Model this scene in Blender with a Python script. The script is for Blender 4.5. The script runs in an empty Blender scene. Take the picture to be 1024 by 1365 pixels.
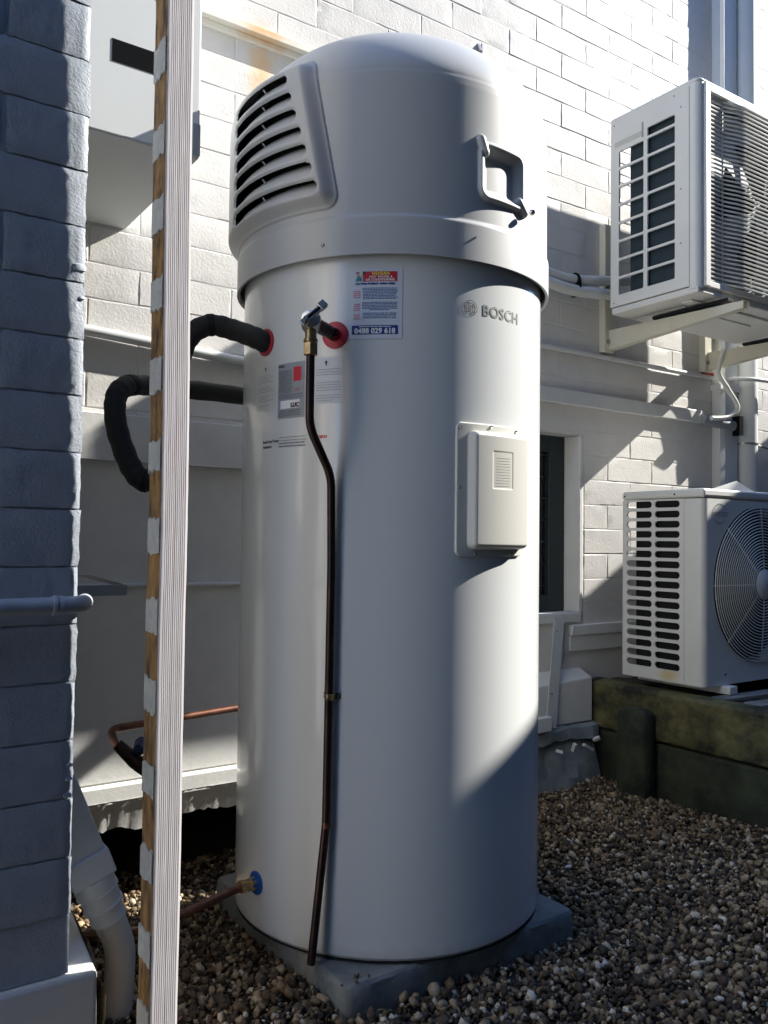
import bpy, bmesh, math, random
import numpy as np
from mathutils import Vector, Matrix
random.seed(7); rng = np.random.default_rng(7)
SC = bpy.context.scene
COL = SC.collection
import time; T0_ = time.time()
def tick(s): print("TICK", s, round(time.time()-T0_, 1), flush=True)
R_ = math.radians
G = 0.78          # all heights below are written relative to the eye; the eye is 0.78 m above the gravel

# ------------------------------------------------------------------ camera, sky, sun, exposure
cam_d = bpy.data.cameras.new('camera'); cam = bpy.data.objects.new('camera', cam_d); COL.objects.link(cam)
cam_d.sensor_fit = 'VERTICAL'; cam_d.sensor_height = 36.0; cam_d.lens = 36.0 * 1119.0 / 1365.0
cam_d.clip_start = 0.02; cam_d.clip_end = 400
yaw, pitch, roll = 0.971571, 0.0323675, 0.0114569
v = Vector((math.cos(yaw)*math.cos(pitch), math.sin(yaw)*math.cos(pitch), math.sin(pitch)))
r = v.cross(Vector((0, 0, 1))).normalized(); u = r.cross(v)
r2 = r*math.cos(roll) + u*math.sin(roll); u2 = -r*math.sin(roll) + u*math.cos(roll)
cam.matrix_world = Matrix(((r2.x, u2.x, -v.x, 0), (r2.y, u2.y, -v.y, 0), (r2.z, u2.z, -v.z, G), (0, 0, 0, 1)))
SC.camera = cam

SUN_AZ, SUN_EL = R_(-14.0), math.atan(0.683)      # azimuth measured from +X
sdir = Vector((math.cos(SUN_AZ)*math.cos(SUN_EL), math.sin(SUN_AZ)*math.cos(SUN_EL), math.sin(SUN_EL)))
sun_d = bpy.data.lights.new('sun', 'SUN'); sun = bpy.data.objects.new('sun', sun_d); COL.objects.link(sun)
sun_d.energy = 4.0; sun_d.angle = R_(0.53); sun_d.color = (1.0, 0.955, 0.87)
sun.rotation_euler = sdir.to_track_quat('Z', 'Y').to_euler(); sun.location = (6, -1, 6)
W = bpy.data.worlds.new('World'); SC.world = W; W.use_nodes = True
wn = W.node_tree.nodes; wl = W.node_tree.links; wn.clear()
sky = wn.new('ShaderNodeTexSky'); sky.sky_type = 'NISHITA'; sky.sun_disc = False
sky.ozone_density = 8.0; sky.dust_density = 0.0; sky.air_density = 0.9; sky.sun_elevation = SUN_EL; sky.sun_rotation = math.pi/2 - SUN_AZ
bg = wn.new('ShaderNodeBackground'); bg.inputs[1].default_value = 0.15
wo = wn.new('ShaderNodeOutputWorld'); wl.new(sky.outputs[0], bg.inputs[0]); wl.new(bg.outputs[0], wo.inputs[0])
SC.view_settings.view_transform = 'Standard'; SC.view_settings.look = 'None'
SC.view_settings.exposure = 1.6; SC.view_settings.gamma = 1.0; SC.view_settings.use_curve_mapping = False
SC.render.engine = 'CYCLES'

# ------------------------------------------------------------------ materials
def mat(name, col, rough=0.6, var=0.0, vscale=8.0, col2=None, bump=0.0, bscale=60.0, metal=0.0, coat=0.0,
        spec=0.5, stretch=None, bdist=0.002, bump2=0.0, b2scale=10.0, detail=6.0, island=None, stain=None):
    m = bpy.data.materials.new(name); m.use_nodes = True
    nt = m.node_tree; N = nt.nodes; L = nt.links; p = N['Principled BSDF']
    p.inputs['Roughness'].default_value = rough; p.inputs['Metallic'].default_value = metal
    p.inputs['Specular IOR Level'].default_value = spec; p.inputs['Coat Weight'].default_value = coat
    p.inputs['Base Color'].default_value = (*col, 1)
    geo = N.new('ShaderNodeNewGeometry')
    mp = N.new('ShaderNodeMapping'); L.new(geo.outputs['Position'], mp.inputs[0])
    if stretch: mp.inputs['Scale'].default_value = stretch
    csock = None
    if var > 0 or col2:
        n = N.new('ShaderNodeTexNoise'); n.inputs['Scale'].default_value = vscale; n.inputs['Detail'].default_value = detail
        n.inputs['Roughness'].default_value = 0.65
        L.new(mp.outputs[0], n.inputs['Vector'])
        cr = N.new('ShaderNodeValToRGB'); L.new(n.outputs['Fac'], cr.inputs[0])
        c2 = col2 if col2 else tuple(c*(1-var) for c in col)
        cr.color_ramp.elements[0].position = 0.36; cr.color_ramp.elements[1].position = 0.64
        cr.color_ramp.elements[0].color = (*c2, 1); cr.color_ramp.elements[1].color = (*col, 1)
        csock = cr.outputs[0]
        rr = N.new('ShaderNodeMapRange'); L.new(n.outputs['Fac'], rr.inputs[0])
        rr.inputs[3].default_value = min(1, rough+0.08); rr.inputs[4].default_value = max(0.05, rough-0.08)
        L.new(rr.outputs[0], p.inputs['Roughness'])
    if island:
        cr = N.new('ShaderNodeValToRGB'); L.new(geo.outputs['Random Per Island'], cr.inputs[0])
        el = cr.color_ramp.elements
        el[0].position = island[0][0]; el[0].color = (*island[0][1], 1); el[1].position = island[-1][0]; el[1].color = (*island[-1][1], 1)
        for pos, c in island[1:-1]:
            e = el.new(pos); e.color = (*c, 1)
        if csock:
            mx = N.new('ShaderNodeMix'); mx.data_type = 'RGBA'; mx.blend_type = 'MULTIPLY'; mx.inputs[0].default_value = 1
            L.new(cr.outputs[0], mx.inputs[6]); L.new(csock, mx.inputs[7]); csock = mx.outputs[2]
        else: csock = cr.outputs[0]
    if stain:      # (list of (centre, radii, colour, strength)) real stains fixed in place
        if csock is None:
            rgb = N.new('ShaderNodeRGB'); rgb.outputs[0].default_value = (*col, 1); csock = rgb.outputs[0]
        for cen, rad, sc, st in stain:
            sb = N.new('ShaderNodeVectorMath'); sb.operation = 'SUBTRACT'; L.new(geo.outputs['Position'], sb.inputs[0]); sb.inputs[1].default_value = (cen[0], cen[1], cen[2]+G)
            dv = N.new('ShaderNodeVectorMath'); dv.operation = 'DIVIDE'; L.new(sb.outputs[0], dv.inputs[0]); dv.inputs[1].default_value = rad
            ln = N.new('ShaderNodeVectorMath'); ln.operation = 'LENGTH'; L.new(dv.outputs[0], ln.inputs[0])
            n = N.new('ShaderNodeTexNoise'); n.inputs['Scale'].default_value = 35; n.inputs['Detail'].default_value = 5; L.new(geo.outputs['Position'], n.inputs['Vector'])
            ad = N.new('ShaderNodeMath'); ad.operation = 'ADD'; L.new(ln.outputs['Value'], ad.inputs[0]); L.new(n.outputs['Fac'], ad.inputs[1])
            mr = N.new('ShaderNodeMapRange'); mr.inputs[1].default_value = 1.5; mr.inputs[2].default_value = 0.5
            mr.inputs[3].default_value = 0; mr.inputs[4].default_value = st; L.new(ad.outputs[0], mr.inputs[0])
            mx = N.new('ShaderNodeMix'); mx.data_type = 'RGBA'; L.new(mr.outputs[0], mx.inputs[0]); L.new(csock, mx.inputs[6]); mx.inputs[7].default_value = (*sc, 1)
            csock = mx.outputs[2]
    if csock: L.new(csock, p.inputs['Base Color'])
    prev = None
    for st, scl, dist in ((bump2, b2scale, bdist*3), (bump, bscale, bdist)):
        if st > 0:
            n = N.new('ShaderNodeTexNoise'); n.inputs['Scale'].default_value = scl; n.inputs['Detail'].default_value = 5
            L.new(mp.outputs[0], n.inputs['Vector'])
            b = N.new('ShaderNodeBump'); b.inputs['Strength'].default_value = st; b.inputs['Distance'].default_value = dist
            L.new(n.outputs['Fac'], b.inputs['Height'])
            if prev: L.new(prev.outputs[0], b.inputs['Normal'])
            prev = b
    if prev: L.new(prev.outputs[0], p.inputs['Normal'])
    return m

RUST = (0.62, 0.30, 0.08)
M = {}
M['wall'] = mat('white_painted_brick', (0.66, 0.645, 0.62), 0.6, var=0.07, vscale=14, bump=0.75, bscale=150, bump2=0.16, b2scale=30, bdist=0.0010,
    stain=[((0.955, 2.0, 1.24), (0.05, 0.3, 0.15), (0.72, 0.42, 0.14), 0.75)])
M['render'] = mat('white_painted_render', (0.72, 0.72, 0.70), 0.65, var=0.10, vscale=9, bump=0.35, bscale=120, bump2=0.3, b2scale=8, bdist=0.001)
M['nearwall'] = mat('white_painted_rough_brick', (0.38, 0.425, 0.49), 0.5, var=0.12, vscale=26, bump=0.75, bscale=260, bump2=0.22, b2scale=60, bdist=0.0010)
M['tank'] = mat('white_coated_steel', (0.66, 0.68, 0.68), 0.21, coat=0.3, stain=[((1.026, 1.479, -0.745), (0.7, 0.7, 0.035), (0.30, 0.26, 0.20), 0.55)])
M['cowl'] = mat('pale_grey_plastic', (0.44, 0.45, 0.455), 0.48, bump=0.12, bscale=900, bdist=0.0003)
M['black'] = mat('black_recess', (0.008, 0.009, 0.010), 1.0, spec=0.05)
M['darkplastic'] = mat('dark_plastic', (0.02, 0.02, 0.022), 0.8, spec=0.15)
M['insul'] = mat('black_foam_insulation', (0.012, 0.013, 0.014), 0.75, bump=0.3, bscale=250, bdist=0.001)
M['cream'] = mat('off_white_plastic', (0.62, 0.61, 0.56), 0.45, var=0.02, vscale=10)
M['acpaint'] = mat('off_white_casing_paint', (0.74, 0.735, 0.70), 0.42, var=0.05, vscale=7, stain=[((2.25, 1.69, -0.418), (0.02, 0.05, 0.03), (0.62, 0.42, 0.08), 0.8)])
M['acwire'] = mat('white_wire_coating', (0.72, 0.72, 0.68), 0.35)
M['coil'] = mat('dark_cooling_fins', (0.035, 0.055, 0.07), 0.5, var=0.4, vscale=900, stretch=(1, 1, 0.02), spec=0.15)
M['steelbr'] = mat('cream_painted_steel', (0.66, 0.63, 0.52), 0.45, var=0.06, vscale=20)
M['conduit'] = mat('grey_white_pvc', (0.62, 0.63, 0.62), 0.45, var=0.08, vscale=12)
M['pvcgrey'] = mat('grey_pvc', (0.30, 0.33, 0.36), 0.45, var=0.1, vscale=12)
M['downpipe'] = mat('pale_painted_downpipe', (0.66, 0.68, 0.68), 0.45, var=0.05, vscale=5)
M['copper'] = mat('tarnished_copper', (0.075, 0.045, 0.035), 0.35, metal=0.75, col2=(0.035, 0.027, 0.025), vscale=18)
M['copperred'] = mat('reddish_copper', (0.26, 0.12, 0.08), 0.4, metal=0.8, col2=(0.13, 0.065, 0.045), vscale=25)
M['brass'] = mat('aged_brass', (0.50, 0.36, 0.17), 0.35, metal=0.85, col2=(0.25, 0.19, 0.10), vscale=60)
M['chrome'] = mat('nickel_plating', (0.62, 0.60, 0.55), 0.22, metal=1.0)
M['zinc'] = mat('zinc_screw', (0.35, 0.35, 0.34), 0.35, metal=0.9)
M['red'] = mat('red_rubber_seal', (0.42, 0.02, 0.04), 0.45)
M['blue'] = mat('blue_rubber_seal', (0.01, 0.09, 0.35), 0.45)
M['bluetap'] = mat('blue_tap_handle', (0.01, 0.03, 0.12), 0.4)
M['concrete'] = mat('grey_concrete', (0.25, 0.255, 0.24), 0.85, col2=(0.13, 0.14, 0.135), vscale=11, bump=0.9, bscale=90, bdist=0.002)
M['plinth'] = mat('painted_rough_concrete', (0.30, 0.34, 0.36), 0.85, col2=(0.16, 0.19, 0.2), vscale=10, bump=0.8, bscale=45, bdist=0.004)
M['frame'] = mat('dark_window_frame', (0.02, 0.03, 0.035), 0.4)
M['woodwhite'] = mat('weathered_white_timber', (0.66, 0.63, 0.64), 0.75, col2=(0.60, 0.57, 0.585), vscale=5, stretch=(120, 120, 3.0), bump=0.35, bscale=5, bdist=0.0008)
M['woodbrown'] = mat('raw_brown_timber', (0.34, 0.185, 0.06), 0.85, col2=(0.045, 0.026, 0.015), vscale=1.3, stretch=(40, 40, 14), bump=0.7, bscale=3, bdist=0.0015)
M['mortar'] = mat('old_white_mortar', (0.46, 0.46, 0.44), 0.85, var=0.25, vscale=60, bump=0.7, bscale=200)
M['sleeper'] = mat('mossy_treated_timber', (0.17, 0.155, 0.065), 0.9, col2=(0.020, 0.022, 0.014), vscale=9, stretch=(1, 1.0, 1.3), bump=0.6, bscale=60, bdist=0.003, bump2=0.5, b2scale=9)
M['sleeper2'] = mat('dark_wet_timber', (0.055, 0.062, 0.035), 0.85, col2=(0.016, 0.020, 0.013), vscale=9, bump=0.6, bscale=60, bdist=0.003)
M['gravel'] = mat('river_gravel', (1.0, 0.98, 0.94), 0.75, col2=(0.60, 0.56, 0.50), vscale=160, bump=0.4, bscale=500, bdist=0.001,
    island=[(0.0, (0.035, 0.025, 0.016)), (0.38, (0.105, 0.070, 0.040)), (0.64, (0.26, 0.18, 0.10)), (0.84, (0.44, 0.33, 0.20)), (0.94, (0.52, 0.43, 0.30)), (1.0, (0.78, 0.73, 0.63))])
M['soil'] = mat('dark_damp_soil', (0.045, 0.035, 0.025), 0.95, col2=(0.02, 0.016, 0.012), vscale=30, bump=0.8, bscale=80, bdist=0.004)
M['ac_gravel'] = mat('garden_soil', (0.07, 0.06, 0.045), 0.95, col2=(0.03, 0.026, 0.02), vscale=20, bump=0.8, bscale=60, bdist=0.006)
M['bigwall'] = mat('light_blocker_brick', (0.06, 0.058, 0.06), 0.9, col2=(0.035, 0.034, 0.036), vscale=12, bump=0.5, bscale=40)  # dark brick for the unseen structures added to block light
M['roofm'] = mat('grey_roof_sheet', (0.18, 0.19, 0.2), 0.5)
M['tarp'] = mat('dark_fence_paint', (0.05, 0.055, 0.06), 0.7, var=0.2)
M['sandstone'] = mat('crumbling_sandstone', (0.55, 0.42, 0.24), 0.9, col2=(0.33, 0.24, 0.13), vscale=40, bump=1.0, bscale=90, bdist=0.004)
M['leaf'] = mat('dry_leaf', (0.38, 0.22, 0.08), 0.6)
M['pebble'] = mat('white_pebble', (0.75, 0.74, 0.70), 0.6)
M['pierpaint'] = mat('bounce_white_render', (0.82, 0.80, 0.74), 0.6, var=0.04, bump=0.4, bscale=100)  # white for the unseen walls added to bounce sunlight
def pm(name, c, rough=0.5): return mat(name, c, rough)
M['pwhite'] = pm('printed_paper', (0.60, 0.64, 0.72)); M['pred'] = pm('red_ink', (0.55, 0.02, 0.04)); M['pnavy'] = pm('navy_ink', (0.01, 0.035, 0.22))
M['pblue'] = pm('blue_ink', (0.05, 0.16, 0.38)); M['ppink'] = pm('pink_ink', (0.62, 0.22, 0.30)); M['pyel'] = pm('yellow_ink', (0.75, 0.62, 0.12))
M['pblack'] = pm('black_ink', (0.03, 0.03, 0.03)); M['pgrey'] = pm('grey_ink', (0.10, 0.12, 0.11)); M['psil'] = pm('silver_label', (0.30, 0.33, 0.37), 0.35)
M['pteal'] = pm('teal_ink', (0.03, 0.25, 0.28)); M['pskin'] = pm('skin_tone_ink', (0.6, 0.33, 0.22)); M['plab'] = pm('clear_label', (0.56, 0.58, 0.57), 0.4)
M['ppure'] = pm('white_ink', (0.78, 0.78, 0.80)); M['ptext'] = pm('text_grey_ink', (0.28, 0.29, 0.29)); M['pcream'] = pm('pale_cover_label', (0.52, 0.52, 0.47), 0.4)
g_ = bpy.data.materials.new('window_glass'); g_.use_nodes = True; pb = g_.node_tree.nodes['Principled BSDF']
pb.inputs['Base Color'].default_value = (0.01, 0.015, 0.018, 1); pb.inputs['Roughness'].default_value = 0.06; M['glass'] = g_

# ------------------------------------------------------------------ mesh helpers
class MB:
    def __init__(s): s.v = []; s.f = []
    def add(s, vs, fs):
        o = len(s.v); s.v += [tuple(a) for a in vs]; s.f += [tuple(i+o for i in f) for f in fs]; return s
    def box(s, x0, x1, y0, y1, z0, z1):
        return s.add([(x0,y0,z0),(x1,y0,z0),(x1,y1,z0),(x0,y1,z0),(x0,y0,z1),(x1,y0,z1),(x1,y1,z1),(x0,y1,z1)],
                     [(0,3,2,1),(4,5,6,7),(0,1,5,4),(1,2,6,5),(2,3,7,6),(3,0,4,7)])
    def obox(s, M4, x0, x1, y0, y1, z0, z1):
        b = MB().box(x0,x1,y0,y1,z0,z1); return s.add([M4 @ Vector(p) for p in b.v], b.f)
    def tube(s, path, rad, n=16, cap=True):
        P = [Vector(p) for p in path]; rads = rad if hasattr(rad, '__len__') else [rad]*len(P)
        T = [((P[min(i+1,len(P)-1)] - P[max(i-1,0)]).normalized()) for i in range(len(P))]
        a = Vector((0,0,1)) if abs(T[0].z) < 0.9 else Vector((1,0,0))
        nrm = (a - T[0]*a.dot(T[0])).normalized(); vs = []
        for i, p in enumerate(P):
            nrm = (nrm - T[i]*nrm.dot(T[i])).normalized(); b = T[i].cross(nrm)
            for k in range(n):
                an = 2*math.pi*k/n; vs.append(p + (nrm*math.cos(an) + b*math.sin(an))*rads[i])
        fs = [(i*n+k, i*n+(k+1)%n, (i+1)*n+(k+1)%n, (i+1)*n+k) for i in range(len(P)-1) for k in range(n)]
        if cap:
            fs.append(tuple(range(n))[::-1]); fs.append(tuple((len(P)-1)*n + k for k in range(n)))
        return s.add(vs, fs)
    def lathe(s, prof, n=64, M4=None, cap=True):
        vs = []
        for (rr, z) in prof:
            for k in range(n):
                an = 2*math.pi*k/n; p = Vector((rr*math.cos(an), rr*math.sin(an), z)); vs.append(M4 @ p if M4 else p)
        m = len(prof); fs = [(i*n+k, i*n+(k+1)%n, (i+1)*n+(k+1)%n, (i+1)*n+k) for i in range(m-1) for k in range(n)]
        if cap: fs.append(tuple(range(n))[::-1]); fs.append(tuple((m-1)*n+k for k in range(n)))
        return s.add(vs, fs)
    def build(s, name, m, parent=None, bevel=0, seg=2, sharp=35, smooth=True):
        me = bpy.data.meshes.new(name); me.from_pydata(s.v, [], s.f)
        mats = m if isinstance(m, (list, tuple)) else [m]
        for q in mats: me.materials.append(M[q] if isinstance(q, str) else q)
        if smooth:
            me.polygons.foreach_set('use_smooth', [True]*len(me.polygons)); me.set_sharp_from_angle(angle=R_(sharp))
        me.update(); o = bpy.data.objects.new(name, me); COL.objects.link(o)
        if bevel > 0:
            b = o.modifiers.new('bevel', 'BEVEL'); b.width = bevel; b.segments = seg; b.limit_method = 'ANGLE'; b.angle_limit = R_(40); b.harden_normals = False
        if parent is not None: attach(o, parent)
        return o
def attach(o, parent):
    o.parent = parent
    bpy_loc = parent_world(parent); o.location = Vector(o.location) - bpy_loc
def parent_world(p):
    w = Vector((0,0,0))
    while p is not None: w += Vector(p.location); p = p.parent
    return w
TAGGED = []
def thing(name, label, cat, loc=(0,0,0), group=None):
    o = bpy.data.objects.new(name, None); COL.objects.link(o); o.location = loc; o.empty_display_size = 0.1
    tag(o, label, cat, group); return o
def tag(o, label, cat, group=None):
    o['label'] = label; o['category'] = cat
    if group: o['group'] = group
    return o
def struct(o): o['kind'] = 'structure'; return o
def stuff(o): o['kind'] = 'stuff'; return o
def copy_part(o, parent, dloc=(0,0,0)):
    c = o.copy(); COL.objects.link(c); c.parent = parent; c.location = Vector(o.location) + Vector(dloc); return c
def smooth_path(pts, n=8):
    P = [Vector(p) for p in pts]; out = []
    for i in range(len(P)-1):
        p0 = P[max(i-1,0)]; p1 = P[i]; p2 = P[i+1]; p3 = P[min(i+2,len(P)-1)]
        for k in range(n):
            t = k/n; out.append(0.5*((2*p1)+(-p0+p2)*t+(2*p0-5*p1+4*p2-p3)*t*t+(-p0+3*p1-3*p2+p3)*t**3))
    out.append(P[-1]); return out
def bend_path(pts, rad=0.03, n=6):      # polyline with rounded corners
    P = [Vector(p) for p in pts]; out = [P[0]]
    for i in range(1, len(P)-1):
        a = (P[i-1]-P[i]); b = (P[i+1]-P[i]); d = min(rad, a.length*0.45, b.length*0.45)
        A = P[i]+a.normalized()*d; B = P[i]+b.normalized()*d
        for k in range(n+1):
            t = k/n; out.append(A*(1-t)**2 + P[i]*2*t*(1-t) + B*t*t)
    out.append(P[-1]); return out
def rrect(w, h, rad, n=6):              # outline of a rounded rectangle, 4*(n+1) points from +x,+z corner
    out = []
    for cx, cz, a0 in ((w/2-rad, h/2-rad, 0), (-w/2+rad, h/2-rad, 90), (-w/2+rad, -h/2+rad, 180), (w/2-rad, -h/2+rad, 270)):
        for k in range(n+1):
            a = R_(a0+90*k/n); out.append((cx+rad*math.cos(a), cz+rad*math.sin(a)))
    return out
def cell_hole(mb, a0, a1, b0, b1, outline, fn, depth=0.006, ext=None):
    """panel cell [a0,a1]x[b0,b1] with a hole `outline` (list of (a,b) ccw); fn(a,b,d)->point, d = inward depth"""
    ca = sum(p[0] for p in outline)/len(outline); cb = sum(p[1] for p in outline)/len(outline)
    n = len(outline); outer = []
    for a, b in outline:
        da, db = a-ca, b-cb; t = 1e9
        if abs(da) > 1e-9: t = min(t, ((a1 if da > 0 else a0)-ca)/da)
        if abs(db) > 1e-9: t = min(t, ((b1 if db > 0 else b0)-cb)/db)
        outer.append([ca+da*t, cb+db*t])
    for c in ((a0,b0),(a1,b0),(a1,b1),(a0,b1)):      # snap nearest outer point to each corner
        i = min(range(n), key=lambda k: (outer[k][0]-c[0])**2+(outer[k][1]-c[1])**2); outer[i] = list(c)
    vs = [fn(a,b,0) for a,b in outer] + [fn(a,b,0) for a,b in outline] + [fn(a,b,depth) for a,b in outline]
    fs = []
    for i in range(n):
        j = (i+1) % n; fs += [(i, j, n+j, n+i), (n+i, n+j, 2*n+j, 2*n+i)]
    mb.add(vs, fs)

tick('ground')
# ================================================================== GROUND
def ground_z(x, y):
    d = min(max((y-1.70)/0.25, 0), 1)*min(max((1.5-x)/0.4, 0), 1)
    return -0.80 - 0.085*d*d*(3-2*d)
gm = MB(); nx, ny = 90, 60
xs = [-40, -10, -3] + list(np.linspace(-1.5, 4, nx)) + [8, 40]; ys = [-40, -10, -3] + list(np.linspace(-1.2, 2.7, ny)) + [8, 40]
gm.add([(x, y, ground_z(x, y)) for y in ys for x in xs], [(j*len(xs)+i, j*len(xs)+i+1, (j+1)*len(xs)+i+1, (j+1)*len(xs)+i) for j in range(len(ys)-1) for i in range(len(xs)-1)])
struct(gm.build('ground', 'soil'))

def blob_variants(k, sub=1):
    out = []
    for i in range(k):
        bm = bmesh.new(); bmesh.ops.create_icosphere(bm, subdivisions=sub, radius=1.0)
        V = np.array([p.co[:] for p in bm.verts]); F = np.array([[q.index for q in f.verts] for f in bm.faces]); bm.free()
        V *= (1 + rng.uniform(-0.22, 0.22, (len(V), 1)))
        for _ in range(4):               # chop a few flats so that they read as crushed stone
            nrm = rng.normal(size=3); nrm /= np.linalg.norm(nrm); d = rng.uniform(0.5, 0.8)
            t = V@nrm - d; V -= np.outer(np.maximum(t, 0), nrm)
        V *= np.array([1.0, rng.uniform(0.65, 0.95), rng.uniform(0.5, 0.75)]); out.append((V, F))
    return out
BL = blob_variants(14)
def rand_rots(n):
    q = rng.normal(size=(n, 4)); q /= np.linalg.norm(q, axis=1)[:, None]; w, x, y, z = q.T
    return np.stack([1-2*(y*y+z*z), 2*(x*y-z*w), 2*(x*z+y*w), 2*(x*y+z*w), 1-2*(x*x+z*z), 2*(y*z-x*w), 2*(x*z-y*w), 2*(y*z+x*w), 1-2*(x*x+y*y)], 1).reshape(n, 3, 3)
def scatter(name, m, pts, sizes):
    n = len(pts); Rm = rand_rots(n); which = rng.integers(0, len(BL), n); VV = []; FF = []; off = 0
    for k in range(len(BL)):
        idx = np.where(which == k)[0]
        if not len(idx): continue
        V, F = BL[k]; P = np.einsum('nij,vj->nvi', Rm[idx], V)*sizes[idx, None, None] + pts[idx, None, :]
        VV.append(P.reshape(-1, 3)); FF.append((F[None] + (np.arange(len(idx))*len(V))[:, None, None] + off).reshape(-1, 3)); off += len(idx)*len(V)
    V = np.concatenate(VV).astype(np.float32); F = np.concatenate(FF).astype(np.int32)
    me = bpy.data.meshes.new(name); me.vertices.add(len(V)); me.vertices.foreach_set('co', V.ravel())
    me.loops.add(F.size); me.loops.foreach_set('vertex_index', F.ravel()); me.polygons.add(len(F))
    me.polygons.foreach_set('loop_start', np.arange(0, F.size, 3, dtype=np.int32)); me.update(calc_edges=True); me.validate()
    me.materials.append(M[m]); o = bpy.data.objects.new(name, me); COL.objects.link(o); return o
npt = 60000
px = rng.uniform(0.15, 2.19, npt); py = rng.uniform(0.62, 2.25, npt)
keep = (0.564*px+0.825*py > 1.14) & ((py < 2.02) | (px < 1.5)) & (py < 2.2) & ~((px > 0.76) & (px < 1.28) & (py > 1.2) & (py < 1.73)) & ~((px > 0.745) & (px < 1.296) & (py > 1.187) & (py < 1.742)) & ~((py > 2.0) & (px > 1.5)) & ~((px < 0.345) & (py > 1.29) & (py < 1.6))
px, py = px[keep], py[keep]; sz = np.clip(rng.lognormal(math.log(0.0064), 0.42, len(px)), 0.0028, 0.017)
pz = np.array([ground_z(a, b) for a, b in zip(px, py)]) + rng.uniform(-0.002, 0.014, len(px)) + 0.006*np.sin(px*9+1)*np.sin(py*11)
ns = 34; t_ = rng.uniform(0, 1, ns); e_ = rng.uniform(0.004, 0.03, ns); left_ = rng.uniform(0, 1, ns) < 0.5      # a few stones kicked up on to the slab
sx_ = np.where(left_, 0.747+e_, 0.747+0.548*t_); sy_ = np.where(left_, 1.19+0.5*t_, 1.19+e_)
ok_ = np.hypot(sx_-1.026, sy_-1.479) > 0.33; sx_, sy_ = sx_[ok_], sy_[ok_]; ss_ = rng.uniform(0.003, 0.006, len(sx_))
px = np.concatenate([px, sx_]); py = np.concatenate([py, sy_]); pz = np.concatenate([pz, -0.7405+ss_*0.5]); sz = np.concatenate([sz, ss_])
stuff(tag(scatter('gravel', 'gravel', np.stack([px, py, pz], 1), sz), 'brown and cream gravel spread around the concrete slab', 'gravel'))

tick('back wall')
# ================================================================== BACK WALL
YW = 2.0
WX0, WX1, WZ0, WZ1 = -0.9, 5.2, -0.63, 2.75
wx0, wx1, wz0, wz1 = 1.42, 2.177, -0.245, 0.368          # window opening
wall = thing('brick_wall', 'white painted brick house wall running behind the water heater', 'wall', (1.5, YW, -0.8))
b = MB()
b.box(-5.0, wx0, YW, YW+0.24, WZ0, WZ1); b.box(wx1, WX1, YW, YW+0.24, -0.8, WZ1)
b.box(wx0, wx1, YW, YW+0.24, wz1, WZ1); b.box(wx0, wx1, YW, YW+0.24, WZ0, wz0)
b.box(1.35, wx1, YW+0.012, YW+0.24, -0.82, WZ0)
b.build('wall_core', 'wall', wall)
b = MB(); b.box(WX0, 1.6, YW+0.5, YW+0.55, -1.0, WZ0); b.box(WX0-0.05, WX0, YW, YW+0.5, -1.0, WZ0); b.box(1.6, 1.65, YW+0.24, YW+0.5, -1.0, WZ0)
b.box(WX0-0.05, 1.65, YW+0.24, YW+0.55, WZ0, WZ0+0.03); b.build('dark_void_box', 'black', wall)  # closed black box; the darkness of the void is put into its colour
# individual bricks
BLN, BH = 0.24, 0.0857
def brick_mesh(w, h, seed, prot=0.00035, edge=0.0022, noise=0.0003):
    rg = np.random.default_rng(seed); nx_, nz_ = 7, 4; vs = []; fs = []
    tx, tz = rg.uniform(-0.0004, 0.0004, 2)
    X_ = [-w/2] + list(np.linspace(-w/2+edge, w/2-edge, nx_)) + [w/2]; Z_ = [-h/2] + list(np.linspace(-h/2+edge, h/2-edge, nz_)) + [h/2]
    for j, z in enumerate(Z_):
        for i, x in enumerate(X_):
            e = (i in (0, len(X_)-1)) or (j in (0, len(Z_)-1))
            y = 0.0003 if e else -prot + tx*x/w*2 + tz*z/h*2 + rg.normal(0, noise)
            vs.append((x + (rg.normal(0, 0.0006)), y, z + rg.normal(0, 0.0006)))
    for j in range(len(Z_)-1):
        for i in range(len(X_)-1):
            a = j*len(X_)+i; fs.append((a, a+1, a+len(X_)+1, a+len(X_)))
    return vs, fs
def brick_data(prefix, n, w, h, m, **k):
    out = []
    for i in range(n):
        vs, fs = brick_mesh(w, h, 100+i+int(w*1000), **k); me = bpy.data.meshes.new(prefix); me.from_pydata(vs, [], fs); me.materials.append(M[m])
        me.polygons.foreach_set('use_smooth', [True]*len(me.polygons)); me.set_sharp_from_angle(angle=R_(9)); me.update(); out.append(me)
    return out
full = brick_data('brick', 9, BLN-0.0026, BH-0.0026, 'wall'); half = brick_data('brick', 3, BLN/2-0.004, BH-0.004, 'wall')
cand = []; row = 0; z = 0.03+WZ0
zrow0 = -0.3430
while True:
    z = zrow0 + row*BH
    if z > WZ1-0.05: break
    off = (row % 2)*BLN/2 + 0.04; row += 1
    k = 0
    while True:
        x = WX0 + BLN/2 + off - BLN/2 + k*BLN + 0.06; k += 1
        if x > WX1-0.2: break
        if x < 1.3 and z < 0.19: continue            # smooth rendered zones
        if z < -0.30: continue
        if wx0-0.13 < x < wx1+0.14 and wz0-0.06 < z < wz1+0.06:
            if x > wx1+0.0 and x - wx1 < 0.14:       # cut brick beside the window
                cand.append((wx1+0.022+ (x+BLN/2-wx1-0.022)/2, z, (x+BLN/2-wx1-0.022))) if (x+BLN/2-wx1-0.022) > 0.05 else None
            elif x > wx1: pass
            continue
        cand.append((x, z, BLN))
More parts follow.
